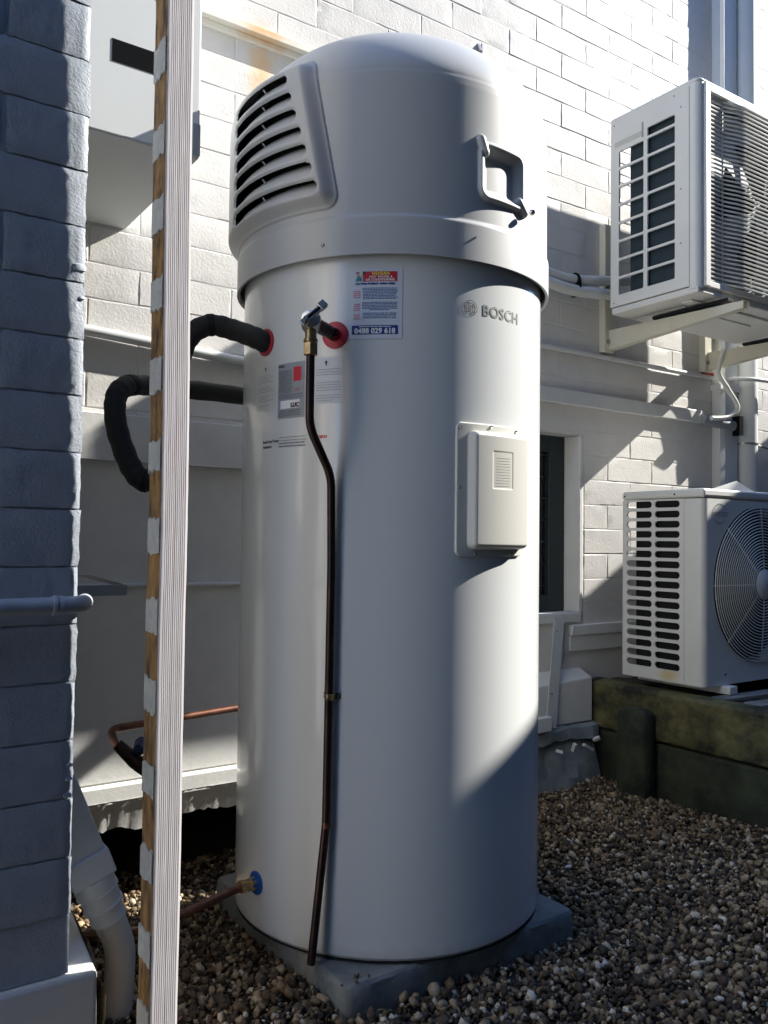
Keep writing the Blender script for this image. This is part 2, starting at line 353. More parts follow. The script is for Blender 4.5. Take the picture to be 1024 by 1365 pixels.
def vis(c):
    x, z, w = c
    hid = 0.98 < x < 1.80 and z < 1.20
    if x < 0.42 or x > 3.28 or hid or z > 2.28: return False
    if z > 1.02 + (x-0.4)*0.46: return False       # above the frame
    if 2.45 < x < 3.1 and 0.75 < z < 1.35: return False
    if x > 2.5 and z < 0.1: return False
    return True
near = [c for c in cand if vis(c)]; rest = [c for c in cand if not vis(c)]
print('bricks near', len(near), 'rest', len(rest))
random.shuffle(near); extra = near[285:]; near = near[:285]; rest += extra
for x, z, w in near:
    me = random.choice(full if w > 0.2 else half); o = bpy.data.objects.new('brick', me); COL.objects.link(o); o.parent = wall
    o.location = Vector((x, YW-0.0006+random.uniform(-0.0005, 0.0004), z)) - Vector(wall.location)
    if w < 0.2: o.scale = ((w-0.004)/(BLN/2-0.004), 1, 1)
b = MB()
for x, z, w in rest:
    vs, fs = brick_mesh(w-0.0026, BH-0.0026, random.randint(0, 9999)); yy = random.uniform(-0.001, -0.0002)
    b.add([(p[0]+x, p[1]+YW+yy, p[2]+z) for p in vs], fs)
stuff(b.build('brick_field', 'wall', wall, sharp=9))
# rendered and cast pieces of the wall
b = MB(); b.box(WX0, 1.32, YW-0.022, YW, 0.176, 0.287); b.build('cast_band', 'render', wall, bevel=0.002)
b = MB(); b.box(WX0, 1.33, YW-0.004, YW, WZ0+0.055, 0.176); b.build('render_panel', 'render', wall)
b = MB(); b.box(WX0, 1.33, YW-0.016, YW+0.02, WZ0, WZ0+0.05); b.build('bottom_rail', 'render', wall, bevel=0.006)
# window
b = MB(); b.box(wx1-0.003, wx1+0.014, YW-0.0045, YW+0.067, wz0+0.003, wz1-0.004); b.box(wx0, wx1+0.001, YW-0.012, YW+0.066, wz0-0.03, wz0+0.003)
b.box(wx0, wx1-0.003, YW+0.001, YW+0.067, wz1-0.004, wz1+0.004); b.build('window_reveal', 'render', wall, bevel=0.003)
fr = MB(); y0, y1 = YW+0.068, YW+0.11
fr.box(wx0, wx0+0.06, y0, y1, wz0, wz1); fr.box(wx1-0.075, wx1, y0, y1, wz0, wz1); fr.box(wx0+0.06, wx1-0.075, y0, y1, wz0, wz0+0.06); fr.box(wx0+0.06, wx1-0.075, y0, y1, wz1-0.06, wz1)
win = fr.build('window', 'frame', wall, bevel=0.003)
def attach_sub(o, par): attach(o, par)
b = MB(); b.box(wx0+0.06, wx1-0.075, y0+0.02, y0+0.024, wz0+0.06, wz1-0.06); attach_sub(b.build('pane', 'glass'), win)
b = MB()
for k in range(5): b.box(wx1-0.30+k*0.05, wx1-0.296+k*0.05, y0+0.012, y0+0.016, wz0+0.06, wz1-0.06)
for k in range(7): b.box(wx0+0.06, wx1-0.075, y0+0.010, y0+0.014, wz0+0.09+k*0.075, wz0+0.094+k*0.075)
attach_sub(b.build('insect_screen_bars', 'frame'), win)
# right plinth, broken footing
b = MB(); b.add([(1.36,1.955,-0.60),(2.185,1.945,-0.60),(2.185,1.945,-0.455),(1.36,1.955,-0.50),(1.36,2.0,-0.60),(2.185,2.0,-0.60),(2.185,2.0,-0.43),(1.36,2.0,-0.44)],
      [(0,1,2,3),(3,2,6,7),(1,5,6,2),(0,4,5,1),(0,3,7,4)]); b.build('sloped_plinth', 'render', wall, bevel=0.004)
b = MB(); n = 26; rows = [(1.955, -0.60), (1.925, -0.612), (1.922, -0.645), (1.945, -0.655), (1.93, -0.70), (1.91, -0.76), (1.90, -0.84)]
for j, (yy, zz) in enumerate(rows):
    for i in range(n): b.v.append((1.36+0.83*i/(n-1), yy+random.uniform(-0.006, 0.006)+0.008*math.sin(i*0.9+j), zz+random.uniform(-0.006, 0.006)*(j > 0)))
b.f += [(j*n+i+1, j*n+i, (j+1)*n+i, (j+1)*n+i+1) for j in range(len(rows)-1) for i in range(n-1)]
b.build('broken_footing', 'plinth', wall, sharp=20)
b = MB()
for k, (x, zz, s) in enumerate(((2.12, -0.672, 0.022), (2.055, -0.665, 0.014), (2.16, -0.65, 0.012), (1.99, -0.67, 0.012))):
    Mx = Matrix.Translation((x, 1.905, zz)) @ Matrix.Rotation(0.5+k, 4, 'Y') @ Matrix.Rotation(0.4*k, 4, 'Z'); b.obox(Mx, -s, s, -0.006, 0.006, -0.005, 0.004)
b.build('broken_chip', 'render', wall)
b = MB(); b.box(2.125, 3.2, YW-0.02, YW, -0.318, -0.282); b.box(2.125, 3.2, YW-0.012, YW, -0.372, -0.318); b.build('sill_band', 'render', wall, bevel=0.003)
# left torn plaster lip over the dark opening
b = MB(); n = 70
tear = [0.012]
for i in range(n): tear.append(min(0.03, max(0.0, tear[-1]+random.uniform(-0.005, 0.005))))
for j in range(3):
    for i in range(n): b.v.append((0.30+0.75*i/(n-1), YW-0.018+0.01*j+random.uniform(-0.002, 0.002), WZ0+0.012-0.024*j-(tear[i]+random.uniform(0, 0.003) if j == 2 else 0)))
b.f += [(j*n+i+1, j*n+i, (j+1)*n+i, (j+1)*n+i+1) for j in range(2) for i in range(n-1)]
b.build('torn_plaster_lip', 'render', wall)

# beam cover and conduit on the wall, right side
def bx(name, m, label, cat, *a, bevel=0.002, group=None):
    o = MB().box(*a).build(name, m, None, bevel=bevel); tag(o, label, cat, group); return o
bx('cable_duct', 'conduit', 'white square cable duct fixed across the wall below the upper air conditioner', 'cable duct', 1.55, 2.84, 1.979, 1.999, 0.462, 0.512, bevel=0.004)
def pipe_obj(name, m, label, cat, path, rad, n=14, group=None, parent=None):
    o = MB().tube(path, rad, n).build(name, m, parent)
    if label: tag(o, label, cat, group)
    return o
pipe_obj('conduit', 'conduit', 'thin white conduit running along the wall above the square cable duct', 'conduit', bend_path([(1.55,1.986,0.645),(2.95,1.986,0.648),(3.05,1.90,0.648),(3.3,1.88,0.65),(3.9,1.95,0.60)], 0.05), 0.0085)
pipe_obj('conduit', 'conduit', 'white conduit along the wall behind the bend of the black insulated pipe', 'conduit', [(-0.4,1.982,0.503),(0.53,1.982,0.475),(0.93,1.982,0.452),(1.35,1.982,0.445)], 0.013)
pipe_obj('conduit', 'conduit', 'thinnest white conduit, low on the shaded wall left of the tank', 'conduit', [(-0.4,1.990,-0.110),(1.35,1.990,-0.122)], 0.006)
pipe_obj('pipe', 'pvcgrey', 'grey pvc pipe stub coming out of the square cable duct', 'pipe', [(2.83,1.975,0.478),(3.0,1.955,0.462)], 0.021)
b = MB().box(3.0, 3.025, 1.925, 1.985, 0.425, 0.50); tag(b.build('pipe_socket', 'black'), 'black socket at the end of the grey pvc pipe beside the downpipe', 'pipe fitting')
pipe_obj('flexible_cable', 'acwire', 'white cable looping down from the upper air conditioner to the duct', 'cable', smooth_path([(2.86,1.90,0.74),(2.87,1.93,0.66),(2.93,1.93,0.60),(2.98,1.92,0.53),(2.93,1.93,0.49),(2.84,1.94,0.478)], 8), 0.009)
b = MB(); b.box(2.86, 2.90, 1.985, 1.998, 0.655, 0.70); b.box(2.965, 2.985, 1.985, 1.998, 0.66, 0.735); b.box(2.90, 2.97, 1.988, 1.998, 0.655, 0.668)
tag(b.build('warning_tag', 'red'), 'small red tags on the wall beneath the upper air conditioner', 'tag')
# downpipes
dp = thing('rectangular_downpipe', 'white rectangular downpipe left of the round downpipe', 'downpipe', (2.97, 1.96, -0.5))
b = MB(); b.add([(2.925,1.962,-0.5),(2.95,1.957,-0.5),(3.0,1.957,-0.5),(3.045,1.962,-0.5),(3.045,1.998,-0.5),(2.925,1.998,-0.5)]+[(2.925,1.962,2.7),(2.95,1.957,2.7),(3.0,1.957,2.7),(3.045,1.962,2.7),(3.045,1.998,2.7),(2.925,1.998,2.7)],
      [(i, (i+1)%6, 6+(i+1)%6, 6+i) for i in range(6)]+[(5,4,3,2,1,0),(6,7,8,9,10,11)]); b.build('pipe_body', 'downpipe', dp, bevel=0.004, sharp=5)
b = MB(); b.box(2.918, 3.052, 1.953, 1.999, 0.60, 0.625); b.build('strap', 'downpipe', dp, bevel=0.002)
rp = thing('round_downpipe', 'white round downpipe right of the rectangular downpipe', 'downpipe', (3.10, 1.955, -0.5))
pipe_obj('pipe_body', 'downpipe', None, None, [(3.105,1.967,-0.5),(3.105,1.967,2.7)], 0.047, 28, parent=rp)
pipe_obj('strap', 'zinc', None, None, [(3.105,1.967,0.395),(3.105,1.967,0.402)], 0.049, 28, parent=rp)
pipe_obj('strap_end', 'zinc', None, None, [(3.14,1.95,0.40),(3.40,1.985,0.385)], 0.004, 8, parent=rp)

# duct box on the left of the wall
box = thing('duct_box', 'white sheet metal duct box jutting from the wall above the pipes', 'duct', (0.3, 1.7, 0.735))
b = MB(); b.box(-0.5, 0.605, 1.535, 2.0, 0.735, 2.3); b.build('casing', 'downpipe', box, bevel=0.004)
b = MB(); b.box(0.335, 0.60, 1.529, 1.536, 0.9175, 0.985)
o = MB().add([(0.392,1.531,1.012),(0.60,1.531,0.985),(0.60,1.531,0.94),(0.392,1.531,0.94)], [(3,2,1,0)]); 
b = MB().box(0.4325, 0.56, 1.5340, 1.5352, 0.8715, 0.9135); b.build('painted_slot', 'black', box)  # flat black sheet; the dark of a recess is put in as colour
b = MB().box(0.589, 0.6035, 1.5297, 1.5303, 0.737, 0.799); b.build('corner_patch', 'pvcgrey', box)  # thin blue-grey patch at the lower right of the box front
# steel lintel with rust
M['lintel'] = mat('painted_rusting_steel', (0.76, 0.74, 0.66), 0.5, var=0.05, stain=[((0.955, 1.985, 1.335), (0.10, 0.1, 0.045), (0.66, 0.35, 0.09), 0.95)])
b = MB(); b.box(0.55, 1.16, 1.972, 1.9995, 1.318, 1.338); b.box(0.55, 1.16, 1.990, 1.9992, 1.30, 1.318)
tag(b.build('steel_lintel', 'lintel', None, bevel=0.002), 'cream painted steel angle across the wall with a patch of rust', 'lintel')
b = MB(); b.add([(1.700,1.999,1.548),(1.718,1.999,1.548),(1.716,1.999,1.575),(1.704,1.999,1.575),(1.703,1.986,1.548),(1.716,1.986,1.548)], [(0,1,2,3),(0,4,5,1),(0,3,4),(1,5,2),(3,2,5,4)])
tag(b.build('metal_bracket', 'zinc'), 'small grey metal bracket on the sunlit wall above the cowl', 'bracket')

tick('near wall on the left')
# ================================================================== NEAR WALL ON THE LEFT
NY = 1.30; NX = 0.336
nw = thing('near_brick_wall', 'end of a painted brick wall in deep blue shade at the left', 'wall', (0.0, NY+0.05, -0.8))
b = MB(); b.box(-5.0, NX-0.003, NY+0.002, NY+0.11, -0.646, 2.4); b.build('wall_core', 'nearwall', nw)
fulln = []
for i in range(6):
    rg = np.random.default_rng(300+i); w, h, d = BLN-0.004, BH-0.003, 0.106; vs = []; fs = []
    xs_ = np.linspace(-w/2, w/2, 19); zs_ = np.linspace(-h/2, h/2, 8)
    for z in zs_:
        for x in xs_:
            ex = min((w/2-abs(x))/0.012, 1); ez = min((h/2-abs(z))/0.006, 1)
            yy = -0.0011*min(1, ez*1.0)*(0.5+0.5*min(1, ex*1.5)) + (1-math.sqrt(max(0, 1-(1-ex)**2)))*0.0025*(x > 0) + rg.normal(0, 0.0003)
            vs.append((x+(rg.normal(0, 0.0008)), yy, z+rg.normal(0, 0.0005)))
    nxx = 19
    fs = [(j*nxx+i2, j*nxx+i2+1, (j+1)*nxx+i2+1, (j+1)*nxx+i2) for j in range(7) for i2 in range(nxx-1)]
    o0 = len(vs)                                        # the return face towards the gap
    for j in range(8): vs.append((vs[j*nxx+nxx-1][0]+rg.normal(0, 0.0004), d, vs[j*nxx+nxx-1][2]))
    fs += [(j*nxx+nxx-1, o0+j, o0+j+1, (j+1)*nxx+nxx-1) for j in range(7)]
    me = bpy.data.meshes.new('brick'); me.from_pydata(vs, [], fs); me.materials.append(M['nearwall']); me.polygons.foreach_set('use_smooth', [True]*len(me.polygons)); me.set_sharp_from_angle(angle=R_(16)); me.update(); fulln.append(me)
for row in range(26):
    z = 0.2965-0.0428+0.0857*(row-9)
    if z < -0.61 or z > 1.6: continue
    for k in range(5):
        o = bpy.data.objects.new('brick', random.choice(fulln)); COL.objects.link(o); o.parent = nw
        x = NX - BLN/2 - (row % 2)*BLN/2 - k*BLN
        if row % 2 and k == 0:
            h_ = bpy.data.objects.new('brick', random.choice(fulln)); COL.objects.link(h_); h_.parent = nw; h_.scale = (0.49, 1, 1)
            h_.location = Vector((NX-BLN/4+random.uniform(-0.002,0.001), NY+random.uniform(-0.0006, 0.0003), z)) - Vector(nw.location)
        o.location = Vector((x+random.uniform(-0.001, 0.001) + (random.uniform(-0.0015,0.0015) if k == 0 else 0), NY+random.uniform(-0.0006, 0.0003), z)) - Vector(nw.location)
# mortar blobs at the arris
b = MB()
for (x, z, s) in ((NX-0.012, 0.405, 0.014), (NX-0.006, 0.36, 0.007), (NX-0.009, -0.34, 0.006), (NX-0.010, -0.36, 0.008), (NX-0.011, -0.385, 0.007)):
    V, F = BL[int(abs(z)*100) % 14]
    b.add([(x+p[0]*s, NY+0.0+p[1]*s*0.45, z+p[2]*s*1.1) for p in V], [tuple(f) for f in F])
b.build('mortar_blob', 'nearwall', nw)
# footing of the near wall
b = MB(); b.add([(-2.0,1.288,-0.84),(0.374,1.288,-0.84),(0.372,1.288,-0.648),(-2.0,1.288,-0.648),(-2.0,1.60,-0.84),(0.402,1.60,-0.84),(0.400,1.60,-0.648),(-2.0,1.60,-0.648)],
   [(0,1,2,3),(3,2,6,7),(1,5,6,2),(0,3,7,4),(4,7,6,5)]); b.build('footing', 'render', nw, bevel=0.006)
b = MB(); n = 9
for j in range(6):
    for i in range(n): 
        t = i/(n-1); b.v.append((0.378+0.024*t+random.uniform(-0.004, 0.008), 1.290+0.30*t, -0.655-0.032*j+random.uniform(-0.006, 0.006)))
b.f += [(j*n+i, (j+1)*n+i, (j+1)*n+i+1, j*n+i+1) for j in range(5) for i in range(n-1)]
b.build('crumbling_edge', 'sandstone', nw, smooth=False)
pp = thing('wall_pipe', 'painted pipe crossing the near wall and turning its corner', 'pipe', (0.1, 1.275, -0.1))
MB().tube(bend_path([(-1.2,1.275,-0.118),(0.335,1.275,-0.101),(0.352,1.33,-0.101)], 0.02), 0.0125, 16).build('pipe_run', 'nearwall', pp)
MB().tube([(0.292,1.275,-0.1015),(0.297,1.275,-0.1015)], 0.0145, 16).build('collar', 'nearwall', pp)
MB().tube([(0.300,1.275,-0.1015),(0.306,1.275,-0.1015)], 0.014, 16).build('collar', 'nearwall', pp)
# folded bracket behind the arris
b = MB(); z = -0.075
b.box(0.36, 0.47, 1.60, 1.607, -0.110, -0.094); b.add([(0.36,1.60,-0.075),(0.43,1.60,-0.072),(0.50,1.62,-0.092),(0.36,1.80,-0.075),(0.43,1.80,-0.075),(0.50,1.63,-0.098)], [(0,1,4,3),(1,2,5,4)])
b.box(0.36, 0.50, 1.595, 1.6, -0.112, -0.092)
tag(b.build('shelf_bracket', 'pvcgrey'), 'grey folded metal bracket poking out past the near wall edge', 'bracket')
# pvc downpipe adaptor
pv = thing('stormwater_adaptor', 'white rectangular downpipe shoe joined to a round pipe by the near wall', 'drain pipe', (0.44, 1.5, -0.75))
ax = Vector((0.075, 0.0, -0.30)).normalized()
def frame_at(o, zax, xhint=(1,0,0)):
    zax = Vector(zax).normalized(); x = Vector(xhint); x = (x - zax*x.dot(zax)).normalized(); y = zax.cross(x)
    return Matrix(((x.x,y.x,zax.x,o[0]),(x.y,y.y,zax.y,o[1]),(x.z,y.z,zax.z,o[2]),(0,0,0,1)))
F0 = frame_at((0.399, 1.42, -0.563), (0.37, 0.0, -0.93))
b = MB(); b.obox(F0, -0.032, 0.032, -0.024, 0.024, -0.45, -0.040); b.build('rectangular_pipe', 'downpipe', pv, bevel=0.003)
b = MB(); b.obox(F0, -0.0365, 0.0355, -0.03, 0.03, -0.048, -0.004); b.build('socket', 'downpipe', pv, bevel=0.003)
b = MB(); b.lathe([(0.0335,-0.006),(0.0335,0.018),(0.0345,0.019),(0.0345,0.022),(0.0315,0.024),(0.031,0.044),(0.033,0.046),(0.033,0.050),(0.029,0.052),(0.0285,0.070),(0.0295,0.072),(0.0295,0.075),(0.026,0.077),(0.025,0.10)], 32, F0)
b.build('ribbed_adaptor', 'conduit', pv)
e0 = F0 @ Vector((0, 0, 0.085)); MB().tube(smooth_path([e0, F0 @ Vector((0,0,0.115)), F0 @ Vector((0,0,0.14))+Vector((-0.004,0,-0.004)), F0 @ Vector((0,0,0.16))+Vector((-0.012,0,-0.03)), F0 @ Vector((0,0,0.16))+Vector((-0.016,0,-0.10))], 6), 0.0245, 28).build('round_pipe', 'conduit', pv)

# ================================================================== ADDED LIGHT BLOCKERS AND BOUNCERS
tick('unseen structures added to shape the light')
# ================================================================== UNSEEN STRUCTURES ADDED TO BLOCK AND BOUNCE LIGHT
sh = thing('shade_caster_shed', 'unseen added shed whose roof slope casts the diagonal shade', 'shed', (5.3, 0, -0.8))  # unseen occluder; roof slope fitted to the diagonal shadow edge on the tank
def rake(y): return 2.186 - 0.533*y
b = MB(); ya, yb, xa, xb = -2.6, 1.98, 4.52, 7.0
b.add([(xa,ya,-0.8),(xa,yb,-0.8),(xa,yb,rake(yb)-0.03),(xa,ya,rake(ya)-0.03),(xb,ya,-0.8),(xb,yb,-0.8),(xb,yb,rake(yb)-0.03),(xb,ya,rake(ya)-0.03)],
      [(0,3,2,1),(4,5,6,7),(0,4,7,3),(1,2,6,5)]); b.build('shed_wall', 'bigwall', sh)
b = MB(); b.add([(xa-0.02,ya-0.1,rake(ya-0.1)-0.03),(xb,ya-0.1,rake(ya-0.1)-0.03),(xb,yb,rake(yb)-0.03),(xa-0.02,yb,rake(yb)-0.03),(xa-0.02,ya-0.1,rake(ya-0.1)),(xb,ya-0.1,rake(ya-0.1)),(xb,yb,rake(yb)),(xa-0.02,yb,rake(yb))],
   [(3,2,1,0),(4,5,6,7),(0,1,5,4),(2,3,7,6),(0,4,7,3),(1,2,6,5)]); b.build('roof', 'roofm', sh)
sky_blocker = thing('sky_blocker_wall', 'unseen tall dark wall added behind the viewer to block the sky', 'wall', (1, -1.0, -0.8))  # unseen; height, length and dark tone chosen to keep sky light off the fronts
MB().box(-6, 11, -1.45, -1.25, -0.8, 5.2).build('masonry', 'bigwall', sky_blocker)
MB().box(-6, 11, -1.48, -1.22, 5.2, 5.26).build('coping', 'concrete', sky_blocker)
ew = thing('added_bounce_wall', 'unseen white wall added behind the near wall to bounce sunlight', 'wall', (-0.5, 1.7, -0.8))  # unseen reflector, added to brighten the left side of the tank
MB().box(-0.62, -0.45, 1.412, 1.996, -0.86, 2.6).build('rendered_face', 'pierpaint', ew)
lw = thing('added_bounce_pier', 'unseen white pier added to bounce sunlight on to the tank', 'wall', (-1.3, 0.95, -0.8))  # unseen reflector, added for bounce and the bright streak on the tank
MB().box(-1.40, -1.20, 0.90, 1.285, -0.8, 2.3).build('rendered_face', 'pierpaint', lw); MB().box(-1.42, -1.18, 0.88, 1.287, 2.3, 2.36).build('coping', 'concrete', lw)

tick('concrete slab, heater')
# ================================================================== CONCRETE SLAB, HEATER
b = MB(); n = 36; ring_ = []
for (ax_, ay_), (bx_, by_) in (((0.747,1.19),(1.295,1.19)), ((1.295,1.19),(1.295,1.74)), ((1.295,1.74),(0.747,1.74)), ((0.747,1.74),(0.747,1.19))):
    for k in range(n): t = k/n; c_ = 0.006*max(0, 1-min(t, 1-t)*n/1.5); ring_.append((ax_+(bx_-ax_)*t, ay_+(by_-ay_)*t, c_))
cxs, cys = 1.021, 1.465; N4 = len(ring_)
for (zz, ins) in ((-0.81, 0), (-0.765, 0), (-0.7465, 0.0008), (-0.7405, 0.006)):
    for (x_, y_, c_) in ring_:
        d_ = ins + c_ + random.uniform(0, 0.0018)*(ins > 0 or zz > -0.8); b.v.append((x_-math.copysign(d_, x_-cxs)*(abs(x_-cxs) > 0.26), y_-math.copysign(d_, y_-cys)*(abs(y_-cys) > 0.26), zz-(random.uniform(0, 0.0012) if ins > 0.001 else 0)))
b.f += [(j_*N4+k, j_*N4+(k+1) % N4, (j_+1)*N4+(k+1) % N4, (j_+1)*N4+k) for j_ in range(3) for k in range(N4)] + [tuple(3*N4+k for k in range(N4))]
tag(b.build('concrete_slab', 'concrete', None, sharp=40), 'square grey concrete slab beneath the tall water heater', 'slab')
CX, CY = 1.026, 1.479; RT, RC = 0.3148, 0.331
def cyl(th, z, R=RT): return (CX + R*math.cos(R_(th)), CY + R*math.sin(R_(th)), z)
H = thing('water_heater', 'tall white cylindrical heat pump water heater with louvred grey cowl', 'water heater', (CX, CY, -0.74))
T0 = Matrix.Translation((CX, CY, 0))
b = MB(); b.lathe([(RT-0.02,-0.739),(RT-0.006,-0.7385),(RT,-0.73),(RT,0.53)], 256, T0)
body = b.build('tank_body', 'tank', H)
b = MB(); b.lathe([(RT-0.01,-0.7402),(RT-0.002,-0.739),(RT-0.002,-0.736),(RT-0.01,-0.735)], 128, T0); b.build('base_rim', 'darkplastic', H)
b = MB(); b.lathe([(RT+0.0005,0.5255),(RT+0.0005,0.520),(RC-0.004,0.5165),(RC-0.004,0.53)], 256, T0, cap=False); b.build('gap_shade_ring', 'darkplastic', H)  # dark ring standing in for the shade in the gap under the cowl

def prof(z):
    z = np.asarray(z, float); t = np.clip((z-0.844)/0.180, 0, 1); dome = (RC-0.0055)*np.clip(1-t**1.6, 0, 1)**0.448
    return np.where(z > 0.844, dome, prof_side(z))
def prof_side(z):
    pts = [(0.505,RC),(0.574,RC),(0.578,RC-0.0035),(0.70,RC-0.004),(0.826,RC-0.004),(0.838,RC-0.0045),(0.844,RC-0.0055),(0.850,RC-0.010),(0.862,0.313),(0.880,0.303),(0.925,0.268),(0.962,0.218),(0.985,0.160),(0.999,0.085),(1.004,0.0)]
    return np.interp(z, [p[0] for p in pts], [p[1] for p in pts])
def sdbox(x, z, hx, hz, rad):
    qx = np.abs(x)-hx+rad; qz = np.abs(z)-hz+rad
    return np.hypot(np.maximum(qx, 0), np.maximum(qz, 0)) + np.minimum(np.maximum(qx, qz), 0) - rad
def sstep(a, b_, x): t = np.clip((x-a)/(b_-a), 0, 1); return t*t*(3-2*t)
def seg_dist(x, z, ax_, az, bx_, bz):
    dx, dz = bx_-ax_, bz-az; t = np.clip(((x-ax_)*dx+(z-az)*dz)/(dx*dx+dz*dz), 0, 1); return np.hypot(x-ax_-t*dx, z-az-t*dz)
RAD = math.pi/180
VC = 166.0; VL = 170.0
def boss_sd(th, z):
    half = (211.8 + 35.0*(0.78-z) - VC)*RAD*RC
    return sdbox((th-VC)*RAD*RC, z-0.7405, half*1.0, 0.1475, 0.030)*0.97
def open_sd(th, z):
    d = np.full(np.shape(th), 9.0)
    for i in range(7):
        zc = 0.8415 - 0.0352*i; half = (200.2 + 1.95*i - VL)/2*RAD*RC
        d = np.minimum(d, sdbox((th-(200.2 + 1.95*i + VL)/2)*RAD*RC, z-zc, half, 0.0118, 0.0112))
    return d
def cowl_h(th, z):
    d = boss_sd(th, z); h = 0.020*sstep(0.0, -0.026, d) + 0.0035*sstep(0.001, -0.001, d)
    so = open_sd(th, z); h = h - 0.004*(1-np.sqrt(np.clip(so/0.005, 0, 1)))*(so < 0.005)
    # recessed grip on the right
    x = (th-273.6)*RAD*RC; zz = z-0.676
    dg = sdbox(x, zz, 0.060, 0.055, 0.024)
    g = 0.007*sstep(0.0015, -0.0045, dg) - 0.015*sstep(-0.006, -0.025, dg)
    n1 = seg_dist(x, zz, -0.046, 0.034, -0.0545, 0.056); n2 = seg_dist(x, zz, 0.044, -0.036, 0.0625, -0.052)
    nb = np.maximum(0.0105*np.sqrt(np.clip(1-(n1/0.0095)**2, 0, 1)), 0.0105*np.sqrt(np.clip(1-(n2/0.0088)**2, 0, 1)))
    g = np.maximum(g, np.where(nb > 0, nb, -1))
    return h + g*(np.abs(th-273.6) < 18)
ths = np.unique(np.concatenate([np.arange(0, 360, 3.0), np.arange(112, 222, 0.27), np.arange(258, 290, 0.27)]))
zs = np.unique(np.round(np.concatenate([[0.505, 0.5055, 0.5065, 0.515, 0.54, 0.57, 0.574, 0.576, 0.578], np.arange(0.582, 0.915, 0.0015), np.linspace(0.917, 1.0215, 40), [1.0232, 1.0238, 1.024]]), 5))
TH, ZZ = np.meshgrid(ths, zs); RR = prof(ZZ); fade = 1-sstep(0.90, 0.915, ZZ)
RR = RR + cowl_h(TH, ZZ)*fade
RR[0] -= 0.0015
XX = CX + RR*np.cos(TH*RAD); YY = CY + RR*np.sin(TH*RAD)
nt_ = len(ths); nz = len(zs); V = np.stack([XX, YY, ZZ], -1).reshape(-1, 3)
I, J = np.meshgrid(np.arange(nz-1), np.arange(nt_), indexing='ij'); J2 = (J+1) % nt_
thc = np.where(J2 == 0, (TH[I, J]+360)/2, (TH[I, J]+TH[I, J2])/2); zc = (ZZ[I, 0]+ZZ[I+1, 0])/2
keepf = open_sd(thc, zc) > 0.0
Fq = np.stack([I*nt_+J, I*nt_+J2, (I+1)*nt_+J2, (I+1)*nt_+J], -1)[keepf]
inner = MB(); inner.v = [tuple(p) for p in V]; inner.f = [tuple(int(a) for a in q) for q in Fq]
o0 = len(inner.v)                                   # lower lip turned inwards
for th in ths: inner.v.append((CX+(RC-0.006)*math.cos(th*RAD), CY+(RC-0.006)*math.sin(th*RAD), 0.507))
for th in ths: inner.v.append((CX+(RC-0.006)*math.cos(th*RAD), CY+(RC-0.006)*math.sin(th*RAD), 0.53))
for k in range(nt_):
    k2 = (k+1) % nt_; inner.f += [(k, o0+k, o0+k2, k2), (o0+k, o0+nt_+k, o0+nt_+k2, o0+k2)]
cowl = inner.build('cowl', 'cowl', H, sharp=60)
# slats
for i in range(7):
    zb = 0.8415 - 0.0352*i - 0.0118; half = (200.2 + 1.95*i - VC) + 0.6; s = MB(); n = 60
    prs = [(0.0155, -0.0015), (0.0145, 0.0030), (0.0110, 0.0115), (0.0050, 0.0215), (-0.006, 0.0315)]
    for j, (dr, dz) in enumerate(prs):
        for k in range(n+1):
            th = VC-half+2*half*k/n; zz = zb+dz; R = min(float(prof(zz)), RC-0.004) + dr
            s.v.append((CX+R*math.cos(th*RAD), CY+R*math.sin(th*RAD), zz))
    s.f += [(j*(n+1)+k, j*(n+1)+k+1, (j+1)*(n+1)+k+1, (j+1)*(n+1)+k) for j in range(4) for k in range(n)]
    sl = s.build('louvre_slat', 'cowl'); attach(sl, cowl)
    s = MB()
    for tdiv in (187.0+0.5*i*0.4,):
        R = min(float(prof(zb+0.018)), RC-0.004)+0.012
        a0, a1 = tdiv, tdiv+0.8
        s.add([(CX+rr*math.cos(a*RAD), CY+rr*math.sin(a*RAD), zq) for (rr, zq) in ((R+0.002, zb+0.0245), (R-0.012, zb+0.014)) for a in (a0, a1)] , [(0,1,3,2)])
    dv = s.build('louvre_divider', 'cowl'); attach(dv, cowl)
s = MB(); n = 60
for zz in np.linspace(0.58, 0.88, 14):
    for k in range(n+1):
        th = VC-58+116*k/n; R = float(prof(zz))-0.028; s.v.append((CX+R*math.cos(th*RAD), CY+R*math.sin(th*RAD), float(zz)))
s.f += [(j*(n+1)+k, j*(n+1)+k+1, (j+1)*(n+1)+k+1, (j+1)*(n+1)+k) for j in range(13) for k in range(n)]
attach(s.build('dark_interior', 'darkplastic'), cowl)

def screw(th, z, R, par, rad=0.0035, m='zinc', name='screw', hgt=0.0022):
    p = Vector(cyl(th, z, R)); nrm = Vector((math.cos(R_(th)), math.sin(R_(th)), 0))
    F = frame_at(p, nrm, (0, 0, 1)); b = MB(); b.lathe([(rad, -0.001), (rad, hgt*0.5), (rad*0.75, hgt), (rad*0.3, hgt*0.6)], 12, F)
    o = b.build(name, m); attach(o, par); return o
screw(212.7, 0.528, RC, cowl); screw(210.7, 0.868, 0.305, cowl, 0.003); screw(262, 0.548, RC, cowl, 0.002)
screw(285.0, 0.6235, RC+0.012, cowl, 0.006, 'chrome', 'grip_bolt', 0.006)

